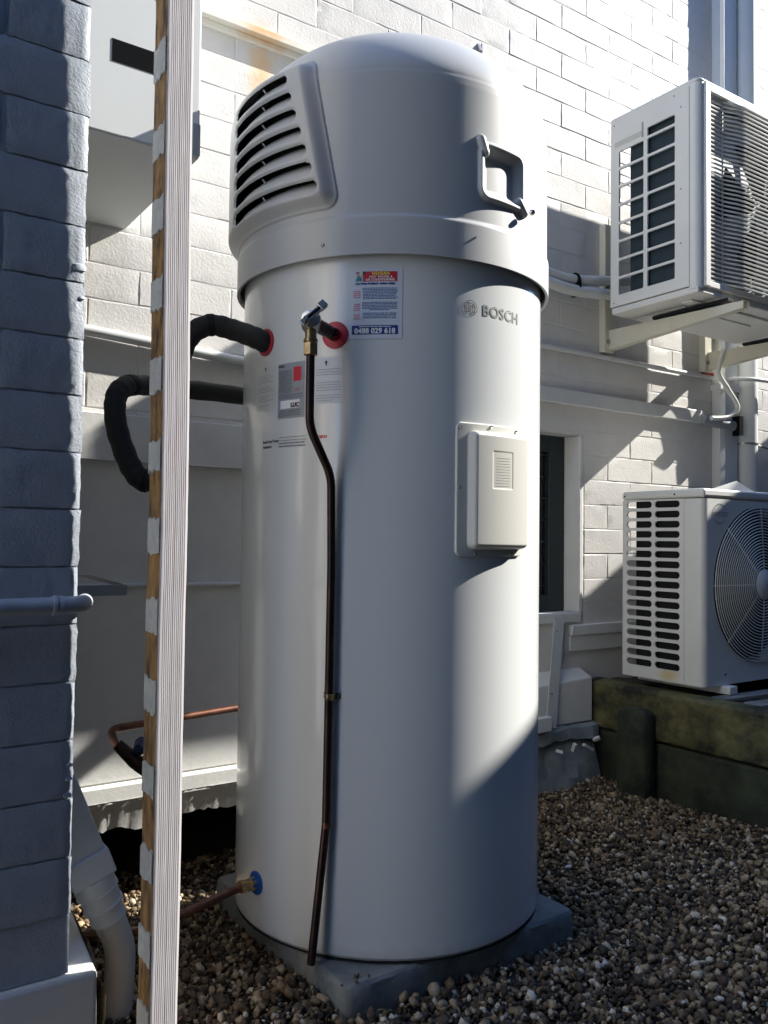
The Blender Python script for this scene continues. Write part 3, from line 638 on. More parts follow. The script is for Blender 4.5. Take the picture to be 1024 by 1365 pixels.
def cpatch(mb, th0, th1, z0, z1, R, n=None):
    n = n or max(1, int(abs(th1-th0)/1.5)); vs = [cyl(th0+(th1-th0)*k/n, z, R) for z in (z0, z1) for k in range(n+1)]
    mb.add(vs, [(k, k+1, n+1+k+1, n+1+k) for k in range(n)]); return mb
def text_cyl(body_, size, th, z, R, m, parent, name='lettering', align='LEFT', bold=0.0, spacing=1.0, tilt=0.0, xs=1.0):
    cu = bpy.data.curves.new('txt', 'FONT'); cu.body = body_; cu.size = size; cu.align_x = align; cu.offset = bold; cu.space_character = spacing; cu.resolution_u = 3
    ob = bpy.data.objects.new('txt', cu); COL.objects.link(ob); bpy.context.view_layer.update()
    me = ob.evaluated_get(bpy.context.evaluated_depsgraph_get()).to_mesh(); vs = [v_.co.copy() for v_ in me.vertices]; fs = [tuple(p.vertices) for p in me.polygons]
    bpy.data.objects.remove(ob); bpy.data.curves.remove(cu)
    mb = MB(); mb.add([cyl(th + math.degrees(p.x*xs/R), z + p.y, R) for p in vs], fs)
    o = mb.build(name, m, None, smooth=False); attach(o, parent); return o
# maker's mark and name
lb = MB(); lR = RT+0.0006
def flat(mb, pts, th, z, R): mb.add([cyl(th+math.degrees(a/R), z+c, R) for a, c in pts], [tuple(range(len(pts)))])
def ring(mb, r0, r1, a0, a1, th, z, R, n=40):
    for k in range(n):
        A, B = R_(a0+(a1-a0)*k/n), R_(a0+(a1-a0)*(k+1)/n)
        flat(mb, [(r0*math.cos(A), r0*math.sin(A)), (r1*math.cos(A), r1*math.sin(A)), (r1*math.cos(B), r1*math.sin(B)), (r0*math.cos(B), r0*math.sin(B))], th, z, R)
lt, lz = 262.2, 0.4235
ring(lb, 0.0128, 0.0143, 0, 360, lt, lz, lR); ring(lb, 0.0088, 0.0104, 118, 242, lt, lz, lR, 14); ring(lb, 0.0088, 0.0104, -62, 62, lt, lz, lR, 14)
for sx in (-1, 1): flat(lb, [(sx*0.0047-0.0008, -0.0092), (sx*0.0047+0.0008, -0.0092), (sx*0.0047+0.0008, 0.0092), (sx*0.0047-0.0008, 0.0092)], lt, lz, lR)
for sz_ in (-1, 1): flat(lb, [(-0.0045, sz_*0.0032-0.0007), (0.0045, sz_*0.0032-0.0007), (0.0045, sz_*0.0032+0.0007), (-0.0045, sz_*0.0032+0.0007)], lt, lz, lR)
lb.build('round_emblem', 'pgrey', H, smooth=False)
text_cyl('BOSCH', 0.0285, 266.9, 0.4135, lR, 'pgrey', H, 'maker_name', bold=0.0006, spacing=1.06, xs=1.03)

def dashes(mb, th0, th1, z, hgt, R, fill=0.8):
    a = th0
    while a < th1-0.05:
        w = random.uniform(0.25, 0.9); e = min(a+w, th1); cpatch(mb, a, e, z, z+hgt, R, 1); a = e + random.uniform(0.08, 0.16)/fill
# installer's sticker
st = cpatch(MB(), 220.5, 238.5, 0.357, 0.4845, RT+0.0007).build('installer_sticker', 'pwhite', H); st['label'] = 'white installer sticker with red header and navy phone number strip'
def sub(mb, name, m, par):
    o = mb.build(name, m, None, smooth=False); attach(o, par)
    if any(w in name for w in ('text', 'print', 'notes', 'teeth', 'figure', 'arrow')): o['kind'] = 'stuff'
    return o
sub(cpatch(MB(), 225.6, 236.7, 0.4605, 0.4785, RT+0.0012), 'header_strip', 'pred', st)
sub(cpatch(MB(), 222.0, 237.1, 0.3655, 0.3815, RT+0.0012), 'phone_strip', 'pnavy', st)
text_cyl('HOGAN', 0.0078, 231.4, 0.4721, RT+0.0017, 'pyel', st, 'heading', 'CENTER', 0.0004, 1.15)
text_cyl('HOT WATER &', 0.0055, 231.4, 0.4667, RT+0.0017, 'ppure', st, 'heading', 'CENTER', 0.0002, 1.15)
text_cyl('AIR CONDITIONING', 0.0055, 231.2, 0.4616, RT+0.0017, 'ppure', st, 'heading', 'CENTER', 0.0002, 1.02)
text_cyl('Hot Water Problem? - Actions Guide', 0.0050, 229.6, 0.4551, RT+0.0012, 'pnavy', st, 'heading', 'CENTER', 0.0003, 0.93)
text_cyl('0488 029 618', 0.0130, 229.6, 0.3671, RT+0.0017, 'ppure', st, 'phone_number', 'CENTER', 0.0005, 1.02)
p1 = MB(); dashes(p1, 224.4, 234.8, 0.3783, 0.0014, RT+0.0017); sub(p1, 'fine_print', 'ppure', st)
p1 = MB(); p2 = MB()
for k in range(8): dashes(p1, 225.4+random.uniform(0, .4), 237+random.uniform(-1, 0), 0.4475-0.0027*k, 0.0014, RT+0.0012)
for k in range(6): dashes(p1, 225.4+(2.5 if k == 5 else 0), 236.8-(2.5 if k == 5 else 0), 0.4220-0.0027*k, 0.0014, RT+0.0012)
for k in range(4): dashes(p1, 225.6, 236.4, 0.4025-0.0028*k, 0.0014, RT+0.0012)
for z0, c in ((0.442, 4), (0.419, 4), (0.400, 3)):
    for k in range(c): dashes(p2, 222.3+random.uniform(0, .4), 224.7, z0-0.0036*k, 0.0019, RT+0.0012)
sub(p1, 'body_text', 'pblue', st); sub(p2, 'side_notes', 'ppink', st)
# small generic figure print
f1 = MB(); flat(f1, [(0.0026*math.cos(a)*1.0, 0.0030*math.sin(a)) for a in np.linspace(0, 2*math.pi, 14)[:-1]], 223.9, 0.4740, RT+0.0018); flat(f1, [(-0.0012,-0.002),(0.0012,-0.002),(0.0012,0.002),(-0.0012,0.002)], 225.3, 0.4705, RT+0.0018); sub(f1, 'figure_face', 'pskin', st)
f1 = MB(); flat(f1, [(0.0033*math.cos(a), 0.0031*math.sin(a)+0.0008) for a in np.linspace(-0.2, math.pi+0.2, 10)], 223.8, 0.4745, RT+0.0016); flat(f1, [(-0.0018,-0.003),(0.0018,-0.003),(0.0022,0.003),(-0.0018,0.003)], 225.8, 0.4755, RT+0.0018); sub(f1, 'figure_hair', 'pblack', st)
f1 = MB(); flat(f1, [(-0.0055,-0.0045),(0.006,-0.0045),(0.0065,0.001),(0.002,0.0045),(-0.0015,0.0045)], 224.0, 0.4660, RT+0.0016); sub(f1, 'figure_shirt', 'pteal', st)

def arrow(mb, th, z, s, R):
    flat(mb, [(-s*0.25,-s),(s*0.25,-s),(s*0.25,0),(s*0.7,0),(0,s),(-s*0.7,0),(-s*0.25,0)], th, z, R)
l3 = cpatch(MB(), 206.0, 219.2, 0.2445, 0.3275, RT+0.0006).build('instruction_label', 'pwhite', H); l3['label'] = 'white instruction label half behind the copper relief pipe'
p1 = MB(); arrow(p1, 213.2, 0.3175, 0.005, RT+0.0011); sub(p1, 'arrow_mark', 'pblack', l3)
p1 = MB()
for k in range(13):
    if k in (3, 4, 9): continue
    dashes(p1, 209.6, 218.6-random.choice((0, 0, 3)), 0.305-0.0047*k, 0.0011, RT+0.0011)
sub(p1, 'body_text', 'ptext', l3)
l1 = cpatch(MB(), 179.0, 191.4, 0.2445, 0.331, RT+0.0006).build('instruction_label', 'plab', H); l1['label'] = 'clear instruction label at the left edge of the tank'
p1 = MB(); arrow(p1, 185.5, 0.322, 0.005, RT+0.0011); sub(p1, 'arrow_mark', 'pblack', l1)
p1 = MB()
for k in range(14):
    if k in (4, 8, 12): continue
    dashes(p1, 180.2, 190.2-random.choice((0, 0, 2)), 0.309-0.0044*k, 0.0011, RT+0.0011)
sub(p1, 'body_text', 'ptext', l1)
l2 = cpatch(MB(), 192.7, 205.0, 0.222, 0.3255, RT+0.0006).build('rating_plate', 'psil', H); l2['label'] = 'silver rating plate with red mark'
sub(cpatch(MB(), 200.2, 203.2, 0.290, 0.3165, RT+0.0011), 'red_mark', 'pred', l2)
p1 = MB()
for k in range(7): cpatch(p1, 203.2, 203.8, 0.2915+0.0036*k, 0.2935+0.0036*k, RT+0.0011, 1)
sub(p1, 'red_mark_teeth', 'pred', l2)
text_cyl('W', 0.013, 201.9, 0.2695, RT+0.0011, 'pred', l2, 'water_mark_letter', 'CENTER', -0.0002)
text_cyl('BOSCH', 0.0052, 193.0, 0.3185, RT+0.0011, 'pblack', l2, 'maker_name', 'LEFT', 0.0003)
sub(cpatch(MB(), 194.2, 203.0, 0.2405, 0.2555, RT+0.0011), 'white_field', 'ppure', l2)
text_cyl('LUC', 0.0105, 201.0, 0.2425, RT+0.0016, 'pblack', l2, 'code_letters', 'CENTER', 0.0008)
p1 = MB()
for k in range(14): dashes(p1, 193.3, 199.6, 0.3105-0.0031*k, 0.0012, RT+0.0011)
for k in range(3): dashes(p1, 193.3, 204.2, 0.2655-0.0031*k, 0.0012, RT+0.0011)
for k in range(4): dashes(p1, 193.3, 203.4, 0.2360-0.0031*k, 0.0012, RT+0.0011)
sub(p1, 'body_text', 'pgrey', l2)
text_cyl('Bosch Hot Water', 0.0078, 184.3, 0.1795, RT+0.0006, 'pblack', H, 'assistance_line', 'LEFT', 0.0002, 0.9)
text_cyl('Assistance', 0.0078, 184.3, 0.1700, RT+0.0006, 'pblack', H, 'assistance_line', 'LEFT', 0.0002, 0.9)
p1 = MB()
for k, (a, e, hh) in enumerate(((193.5, 205.5, .0012), (193.5, 205.8, .0012), (193.5, 205.5, .0024), (193.5, 205.5, .0024))): dashes(p1, a, e, 0.1865-0.0058*k, hh, RT+0.0006, 0.6)
p1.build('assistance_text', 'pgrey', H, smooth=False)
text_cyl('BOSCH', 0.0070, 209.6, 0.1815, RT+0.0006, 'pred', H, 'maker_name', 'LEFT', 0.0004)

# terminal cover
nx_, nz_ = 150, 220; tc0, tc1, zc0, zc1 = 256.9, 287.4, -0.0305, 0.2135
TT, Z2 = np.meshgrid(np.linspace(tc0, tc1, nx_), np.linspace(zc0, zc1, nz_)); xm = (tc0+tc1)/2
Xl = (TT-xm)*RAD*RT; Zl = Z2-(zc0+zc1)/2; hw = (tc1-tc0)/2*RAD*RT; hh = (zc1-zc0)/2
de = sdbox(Xl, Zl, hw, hh, 0.012)
bd = sdbox(Xl-0.010, Zl+0.0005, hw-0.0135, hh-0.0145, 0.012)
hgt = 0.0045*sstep(0.0, -0.0015, de) + 0.019*np.sqrt(np.clip(1-np.clip(1+bd/0.010, 0, 1)**2, 0, 1))
wd = sdbox(Xl-0.004, Zl-0.0365, 0.0235, 0.034, 0.0015); hgt -= 0.0007*sstep(0.0008, -0.0008, wd)
Rr = RT + hgt; ok = (de < 0.0005)
b = MB(); b.v = [(CX+a*math.cos(t*RAD), CY+a*math.sin(t*RAD), z_) for a, t, z_ in zip(Rr.ravel(), TT.ravel(), Z2.ravel())]
okc = ok[:-1, :-1] & ok[1:, 1:] & ok[1:, :-1] & ok[:-1, 1:]
b.f = [(j*nx_+i, j*nx_+i+1, (j+1)*nx_+i+1, (j+1)*nx_+i) for j in range(nz_-1) for i in range(nx_-1) if okc[j, i]]
cov = b.build('terminal_cover', 'cream', H, sharp=70)
lp = MB()
for k in range(11): cpatch(lp, xm+1.0-3.2, xm+1.0+3.0, 0.150-0.0051*k, 0.1508-0.0051*k, RT+0.0232)
sub(lp, 'faint_print', 'pcream', cov)
for t_, z_ in ((258.3, 0.2045), (270.5, 0.2085), (283.0, 0.2055), (258.2, 0.095), (286.6, 0.093), (264.2, -0.0245), (280.0, -0.0245)): screw(t_, z_, RT+0.0045, cov, 0.003)

# ports
def radial_lathe(prof_, th, z, R, m, name, par, n=40):
    F = frame_at(cyl(th, z, R), (math.cos(R_(th)), math.sin(R_(th)), 0), (0, 0, 1)); o = MB().lathe(prof_, n, F).build(name, m); attach(o, par); return o
radial_lathe([(0.026,-0.002),(0.026,0.003),(0.022,0.0045),(0.014,0.005),(0.014,0.012)], 185.3, 0.374, RT, 'red', 'port_seal', H)
radial_lathe([(0.0245,-0.002),(0.0245,0.003),(0.021,0.0045),(0.012,0.005),(0.012,0.014)], 216.3, 0.3665, RT, 'red', 'port_seal', H)
radial_lathe([(0.0215,-0.002),(0.0215,0.003),(0.017,0.0045),(0.012,0.005),(0.012,0.014)], 184.6, -0.649, RT, 'blue', 'port_seal', H)

# relief valve with its drain pipe
vd = Vector((math.cos(R_(214)), math.sin(R_(214)), 0)); vp = Vector(cyl(216.3, 0.3665, RT))
RV = thing('relief_valve', 'brass relief valve on the upper red seal of the tank', 'valve', vp)
VT = vp + vd*0.082 + Vector((-0.006, 0.004, 0.004))
MB().tube([vp+vd*0.0, vp+vd*0.035, vp+vd*0.036, VT], [0.010, 0.010, 0.0125, 0.012], 20).build('inlet_stem', 'copper', RV)
MB().tube([vp+vd*0.012, vp+vd*0.024], 0.013, 6).build('hex_nut', 'copper', RV)
MB().tube([VT+Vector((0,0,0.008)), VT+Vector((0,0,-0.038))], [0.0105, 0.0098], 20).build('outlet_body', 'brass', RV)
MB().tube([VT+Vector((0,0,-0.030)), VT+Vector((0,0,-0.0345))], 0.0122, 20).build('collar', 'brass', RV)
MB().tube([VT+Vector((0,0,-0.037)), VT+Vector((0,0,-0.0575))], 0.0132, 6).build('compression_nut', 'brass', RV, bevel=0.001)
fw = Vector((-0.42, -0.72, 0.25)).normalized()
MB().tube([VT-fw*0.014, VT+fw*0.006, VT+fw*0.012, VT+fw*0.016], [0.0165, 0.0175, 0.0165, 0.008], 24).build('bonnet', 'chrome', RV)
rdir = Vector((0.64, -0.30, 0.72)).normalized(); cen = VT+fw*0.020
LV = MB(); F = frame_at(cen, fw, rdir); LV.obox(F, -0.022, 0.034, -0.006, 0.006, -0.002, 0.002); LV.obox(F, 0.020, 0.034, -0.007, 0.007, -0.002, 0.008); lv = LV.build('easing_lever', 'chrome', RV, bevel=0.001)
LV = MB(); LV.obox(F, -0.012, 0.024, -0.002, 0.002, 0.002, 0.0035); attach(LV.build('lever_slot', 'black'), lv)
MB().tube([cen+rdir*-0.012+fw*0.0, cen+rdir*-0.012+fw*0.009], 0.004, 12).build('lever_pin', 'chrome', RV)

DP = thing('relief_drain_pipe', 'dark copper drain pipe running down the front of the tank', 'pipe', (vp.x, vp.y, -0.74))
top = VT+Vector((0,0,-0.055)); off = 0.016
def onp(th, z, dr): return Vector(cyl(th, z, RT+dr))
path = bend_path([top, top+Vector((0.0,0,-0.125)), onp(217.0, 0.110, 0.020), onp(217.0, -0.05, 0.014), onp(216.4, -0.50, 0.014), onp(213.4, -0.738, 0.030)], 0.022)
MB().tube(path, 0.0075, 18).build('pipe_run', 'copper', DP)
MB().tube([onp(216.45, -0.497, 0.014), onp(216.4, -0.507, 0.0142)], 0.0081, 18).build('bare_patch', 'copperred', DP)
cl = MB(); 
for (a0, a1, dr) in ((213.9, 215.4, 0.001), (218.4, 219.9, 0.001)): cpatch(cl, a0, a1, -0.284, -0.273, RT+dr)
for a, dr in ((215.4, 0.001),): pass
arc = [onp(215.4, 0, 0.001), onp(215.5, 0, 0.016), onp(216.2, 0, 0.0235), onp(217.5, 0, 0.0235), onp(218.3, 0, 0.016), onp(218.4, 0, 0.001)]
for i in range(5):
    a_, b_ = arc[i], arc[i+1]; cl.add([(a_.x,a_.y,-0.284),(b_.x,b_.y,-0.284),(b_.x,b_.y,-0.273),(a_.x,a_.y,-0.273)], [(0,1,2,3)])
cp = cl.build('saddle_clamp', 'brass', DP); sm = cp.modifiers.new('thick', 'SOLIDIFY'); sm.thickness = 0.0015
for a in (214.6, 219.2):
    s_ = screw(a, -0.2785, RT+0.002, DP, 0.003, 'zinc')

# insulated pipe
IP = thing('insulated_pipe', 'black foam insulated pipe looping from the red port round behind the tank', 'insulated pipe', (0.6, 1.55, 0.2))
ip = smooth_path([cyl(185.3,0.374,RT+0.002), cyl(184.8,0.380,RT+0.02), (0.665,1.50,0.402), (0.622,1.52,0.408), (0.585,1.535,0.375), (0.566,1.54,0.29), (0.553,1.545,0.18), (0.538,1.55,0.118), (0.515,1.56,0.105), (0.494,1.575,0.135), (0.476,1.60,0.205), (0.478,1.62,0.262), (0.50,1.64,0.292), (0.55,1.68,0.307), (0.64,1.73,0.318), (0.80,1.78,0.327), (0.98,1.85,0.33), (1.2,1.88,0.33)], 8)
MB().tube(ip, [0.0205+0.0006*math.sin(i*1.7)+random.uniform(-0.0003, 0.0003) for i in range(len(ip))], 24).build('foam_sleeve', 'insul', IP)
for k in (22, 62, 98): MB().tube(ip[k:k+3], 0.0215, 24).build('tape_band', 'darkplastic', IP)

# cold inlet copper at the base
CI = thing('cold_inlet_pipe', 'reddish copper pipe entering the blue seal near the slab', 'pipe', (0.6, 1.45, -0.66))
c0 = Vector(cyl(184.6,-0.649,RT)); cd = Vector((math.cos(R_(184.6)), math.sin(R_(184.6)), 0))
MB().tube([c0+cd*0.004, c0+cd*0.018], 0.0135, 6).build('hex_fitting', 'brass', CI, bevel=0.001)
MB().tube([c0+cd*0.018, c0+cd*0.027, c0+cd*0.0272, c0+cd*0.036], [0.010, 0.010, 0.0118, 0.0118], 18).build('compression_ring', 'brass', CI)
MB().tube(smooth_path([c0+cd*0.034, c0+cd*0.075+Vector((0,0,-0.006)), c0+cd*0.13+Vector((0,0,-0.016)), (0.50,1.43,-0.672), (0.47,1.50,-0.70), (0.46,1.7,-0.78)], 8), 0.0078, 16).build('pipe_run', 'copperred', CI)

# copper with stop valve on the wall
SV = thing('stop_valve_pipe', 'copper pipe with blue handled stop valve along the low sunlit wall', 'pipe', (0.6, 1.87, -0.44))
MB().tube(bend_path([(0.93,1.90,-0.412),(0.558,1.875,-0.425),(0.545,1.80,-0.44),(0.560,1.75,-0.455)], 0.025), 0.0085, 16).build('pipe_run', 'copperred', SV)
MB().tube([(0.538,1.76,-0.432),(0.570,1.74,-0.466),(0.583,1.735,-0.478)], [0.012,0.016,0.015], 18).build('valve_body', 'copper', SV)
MB().tube([(0.572,1.735,-0.446),(0.578,1.715,-0.428),(0.580,1.712,-0.424)], [0.010,0.019,0.017], 8).build('tap_handle', 'bluetap', SV)
MB().tube([(0.578,1.738,-0.470),(0.628,1.725,-0.510)], 0.0185, 20).build('foam_sleeve', 'insul', SV)
MB().tube([(0.612,1.73,-0.50),(0.612,1.73,-0.56)], 0.006, 10).build('waste_stub', 'copper', SV)

tick('timber post in front')
# ================================================================== TIMBER POST IN FRONT
P = thing('timber_post', 'weathered white timber post with a grooved face and old mortar patches', 'post', (0.456, 1.236, -0.8))
x0, x1, ya_, yb_ = 0.4352, 0.4757, 1.207, 1.2645
prof2 = [(x0+0.002, ya_)]
ng = 12; gw = (x1-x0-0.005)/ng
for k in range(ng):
    s0 = x0+0.0035+k*gw; dpt = 0.0003+0.0004*random.random(); prof2 += [(s0, ya_), (s0+gw*0.55, ya_), (s0+gw*0.70, ya_+dpt), (s0+gw*0.85, ya_+dpt)]
prof2 += [(x1, ya_+0.001), (x1, yb_), (x0+0.001, yb_), (x0, yb_-0.001), (x0, ya_+0.002)]
b = MB(); lv_ = np.linspace(-0.80, 1.7, 90); n = len(prof2)
for z_ in lv_:
    jx = 0.0006*math.sin(z_*9)+random.uniform(-0.00025, 0.00025); ty = -0.007*z_
    jx += -0.0078-0.0095*max(z_, 0); b.v += [(a+jx, c+ty, z_) for a, c in prof2]
b.f += [(j*n+i, j*n+(i+1) % n, (j+1)*n+(i+1) % n, (j+1)*n+i) for j in range(len(lv_)-1) for i in range(n)] + [tuple(range(n))[::-1], tuple((len(lv_)-1)*n+i for i in range(n))]
pc = b.build('post_timber', ['woodwhite', 'woodbrown'], P, sharp=25)
for f_ in pc.data.polygons:
    if f_.normal.x < -0.8: f_.material_index = 1
zc_ = 0.5715
cen_y = [80, 190, 290, 395, 503, 606, 711, 816, 925, 1032, 1143, 1249, 1345, 1450]
for cy_ in cen_y + [-30, -135, -240]:
    zz = (715-cy_)/1119*1.275 + random.uniform(-0.004, 0.004); b = MB(); n = 7; hh_ = 0.0245+random.uniform(-0.003, 0.003); ty = -0.007*zz; lx = -0.0078-0.0095*max(zz, 0)
    top_ = [zz+hh_+random.uniform(-0.004, 0.004) for _ in range(n)]; bot_ = [zz-hh_+random.uniform(-0.004, 0.004) for _ in range(n)]
    ysx = [ya_+0.0045+(yb_-ya_-0.006)*k/(n-1)+ty for k in range(n)]
    b.v += [(x0+lx-0.0018, ysx[k], bot_[k]) for k in range(n)] + [(x0+lx-0.0018, ysx[k], top_[k]) for k in range(n)] + [(x0+lx+0.001, ysx[k], bot_[k]-0.001) for k in range(n)] + [(x0+lx+0.001, ysx[k], top_[k]+0.001) for k in range(n)]
    b.f += [(k+1, k, n+k, n+k+1) for k in range(n-1)] + [(2*n+k+1, 2*n+k, k, k+1) for k in range(n-1)] + [(n+k+1, n+k, 3*n+k, 3*n+k+1) for k in range(n-1)]
    b.f += [(0, 2*n, 3*n, n), (n-1, 2*n-1, 4*n-1, 3*n-1)]
    b.build('mortar_patch', 'mortar', P, smooth=False)

tick('retaining bed')
# ================================================================== RETAINING BED
RW = thing('retaining_wall', 'low mossy timber retaining wall under the lower air conditioner', 'retaining wall', (2.22, 1.2, -0.8))
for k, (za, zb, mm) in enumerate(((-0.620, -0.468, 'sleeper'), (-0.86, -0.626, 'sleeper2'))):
    b = MB(); n = 50; xo = 2.20 + (0.006 if k else 0)
    pr = [(xo+0.07, za), (xo+0.004, za), (xo, za+0.006), (xo, (za+zb)/2), (xo, zb-0.010), (xo+0.010, zb-0.002), (xo+0.07, zb)]
    for i in range(n):
        y_ = 0.2+1.76*i/(n-1); b.v += [(a+random.uniform(-0.0015, 0.0015)+0.003*math.sin(y_*7+k), y_, c+random.uniform(-0.0015, 0.0015)) for a, c in pr]
    m_ = len(pr); b.f += [(i*m_+j, i*m_+(j+1) % m_, (i+1)*m_+(j+1) % m_, (i+1)*m_+j) for i in range(n-1) for j in range(m_)] + [tuple(range(m_)), tuple((n-1)*m_+j for j in range(m_))[::-1]]
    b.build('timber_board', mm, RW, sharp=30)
b = MB(); b.box(2.203, 2.27, 1.955, 1.990, -0.84, -0.466); b.build('end_board', 'sleeper2', RW, bevel=0.004)
b = MB(); n = 20
for j, z_ in enumerate((-0.85, -0.60, -0.54, -0.527, -0.522)):
    ins = (0, 0, 0.002, 0.010, 0.024)[j]
    for k in range(n):
        a = 2*math.pi*k/n; ca, sa = math.cos(a), math.sin(a); q = 0.5; X_ = math.copysign(abs(ca)**q, ca)*(0.034-ins); Y_ = math.copysign(abs(sa)**q, sa)*(0.058-ins); b.v.append((2.168+X_, 1.752+Y_, z_))
b.f += [(j*n+k, j*n+(k+1) % n, (j+1)*n+(k+1) % n, (j+1)*n+k) for j in range(4) for k in range(n)] + [tuple(4*n+k for k in range(n))]
b.build('stake', 'sleeper2', RW, sharp=50)
b = MB(); gxs = np.linspace(2.262, 4.4, 60); gys = np.linspace(0.2, 1.995, 50)
b.add([(x, y, -0.482+random.uniform(-0.006, 0.006)) for y in gys for x in gxs], [(j*60+i, j*60+i+1, (j+1)*60+i+1, (j+1)*60+i) for j in range(49) for i in range(59)])
struct(b.build('garden_bed', 'ac_gravel'))
for k, (ya_2, wy, lab) in enumerate(((1.50, 0.05, 'narrow weathered batten lying in front of the lower air conditioner'), (1.36, 0.06, 'outer weathered batten lying at the edge of the planting bed'))):
    Mx = Matrix.Translation((2.9, ya_2, -0.466)) @ Matrix.Rotation(-0.06-0.05*k, 4, 'Z')
    tag(MB().obox(Mx, -0.62, 0.8, -wy/2, wy/2, -0.014, -0.002).build('timber_batten', 'concrete', None, bevel=0.002), lab, 'batten')

# leaning metal channel
LC = thing('leaning_channel', 'white metal angle leaning against the wall under the window', 'metal angle', (1.96, 1.93, -0.6))
A_ = Vector((2.052, 1.965, -0.258)); B_ = Vector((1.965, 1.915, -0.592)); F = frame_at(B_, A_-B_, (1, 0.15, 0)); L_ = (A_-B_).length
b = MB(); b.obox(F, -0.032, 0.022, 0.0, 0.002, 0, L_); b.obox(F, 0.0205, 0.0225, 0.002, 0.03, 0, L_); b.build('angle_profile', 'downpipe', LC, bevel=0.0006)
for t in (0.10, L_-0.045): MB().obox(F, -0.018, -0.013, -0.0025, 0.0, t, t+0.005).build('rivet', 'zinc', LC)
b = MB(); b.box(1.88, 1.95, 1.90, 1.93, -0.60, -0.555); tag(b.build('white_offcut', 'downpipe', None, bevel=0.002), 'short white block at the foot of the leaning metal angle', 'offcut')

tick('air conditioners')
# ================================================================== AIR CONDITIONERS
def wire(mb, pts, rad, n=5): mb.tube(pts, rad, n, cap=False)
# --- upper
UX0, UX1, UY0, UY1, UZ0, UZ1 = 2.208, 2.97, 1.552, 1.892, 0.768, 1.432
UA = thing('air_conditioner', 'upper outdoor air conditioner unit on wall brackets with horizontal wire grille', 'air conditioner', (2.6, 1.75, UZ0), 'outdoor air conditioner units on the right')
fnS = lambda y, z, d: (UX0+d, y, z)
sp = MB(); ymid = 1.7495
ysA, ysB = (1.637, 1.742), (1.757, 1.858)
zt, pitch_ = 1.312, 0.0617
def rr_at(ya, yb, za, zb, rad): return [((ya+yb)/2 + a, (za+zb)/2 + c) for a, c in rrect(yb-ya, zb-za, rad, 3)]
cell_hole(sp, 1.625, ymid, zt+0.002, 1.36, rr_at(ysA[0], ysA[1], zt+0.006, 1.346, 0.004), fnS)
sp.add([fnS(ymid,zt+0.002,0), fnS(UY1-0.03,zt+0.002,0), fnS(UY1-0.03,1.36,0), fnS(ymid,1.36,0)], [(0,1,2,3)])
for k in range(8):
    z1_ = zt+0.002-k*pitch_; z0_ = z1_-pitch_
    for ya2, yb2, ca, cb in ((ysA[0], ysA[1], 1.625, ymid), (ysB[0], ysB[1], ymid, UY1-0.03)):
        cell_hole(sp, ca, cb, z0_, z1_, rr_at(ya2, yb2, z0_+0.004, z1_-0.004, 0.005), fnS)
zlow = zt+0.002-8*pitch_
sp.build('side_grille', 'acpaint', UA)
b = MB(); b.box(UX0, UX0+0.012, 1.585, 1.625, UZ0+0.02, UZ1-0.004); b.box(UX0, UX0+0.012, UY1-0.03, UY1, UZ0+0.02, UZ1-0.004)
b.box(UX0, UX0+0.012, 1.625, UY1-0.03, 1.36, UZ1-0.004); b.box(UX0, UX0+0.012, 1.625, UY1-0.03, UZ0+0.02, zlow)
b.build('side_frame', 'acpaint', UA, bevel=0.0)
def front_corner(mb, X0, Y0, z0, z1, rad, xe, ye):
    pts = [(X0, ye)] + [(X0+rad-rad*math.cos(R_(a)), Y0+rad-rad*math.sin(R_(a))) for a in range(0, 91, 10)] + [(xe, Y0)]
    n = len(pts); mb.add([(x, y, z_) for z_ in (z0, z1) for x, y in pts], [(k+1, k, n+k, n+k+1) for k in range(n-1)])
b = MB(); front_corner(b, UX0, UY0, UZ0+0.01, UZ1-0.012, 0.022, UX0+0.028, 1.5845); b.build('corner_post', 'acpaint', UA)
b = MB(); tp = [(UX0-0.0005+0.022-0.022*math.cos(R_(a)), UY0-0.0005+0.022-0.022*math.sin(R_(a))) for a in range(0, 91, 10)] + [(UX1, UY0-0.0005), (UX1, UY1), (UX0-0.0005, UY1)]; n = len(tp)
b.add([(x, y, z_) for z_ in (UZ1-0.012, UZ1) for x, y in tp], [tuple(range(n))[::-1], tuple(range(n, 2*n))]+[(k, (k+1) % n, n+(k+1) % n, n+k) for k in range(n)]); b.build('top_panel', 'acpaint', UA, bevel=0.005, seg=3, sharp=50)
b = MB(); b.box(UX0+0.003, UX1, UY0+0.004, UY1-0.002, UZ0-0.004, UZ0+0.018); b.build('base_pan', 'acpaint', UA, bevel=0.004)
b = MB(); b.box(UX0+0.05, UX1-0.05, UY0+0.06, UY0+0.10, UZ0-0.012, UZ0-0.004); b.box(UX0+0.1, UX0+0.13, UY0+0.12, UY1-0.03, UZ0-0.010, UZ0-0.004); b.box(UX0+0.30, UX0+0.50, UY0+0.14, UY1-0.10, UZ0-0.009, UZ0-0.004); b.build('base_rib', 'acpaint', UA, bevel=0.003)
b = MB(); b.box(UX0+0.016, UX1-0.01, UY0+0.06, 1.822, UZ0+0.02, UZ1-0.014); b.build('cooling_coil', 'coil', UA)
b = MB(); b.box(UX1-0.006, UX1, UY0+0.004, UY1, UZ0+0.018, UZ1-0.012); b.box(UX0+0.30, UX1-0.006, UY1-0.004, UY1, UZ0+0.018, UZ1-0.012); b.build('far_panel', 'acpaint', UA)
b = MB()
for k in range(9): wire(b, [(UX0+0.012, UY1-0.005, UZ0+0.05+k*0.068), (UX0+0.30, UY1-0.005, UZ0+0.05+k*0.068)], 0.0018)
for k in range(4): wire(b, [(UX0+0.04+k*0.07, UY1-0.005, UZ0+0.02), (UX0+0.04+k*0.07, UY1-0.005, UZ1-0.012)], 0.0018)
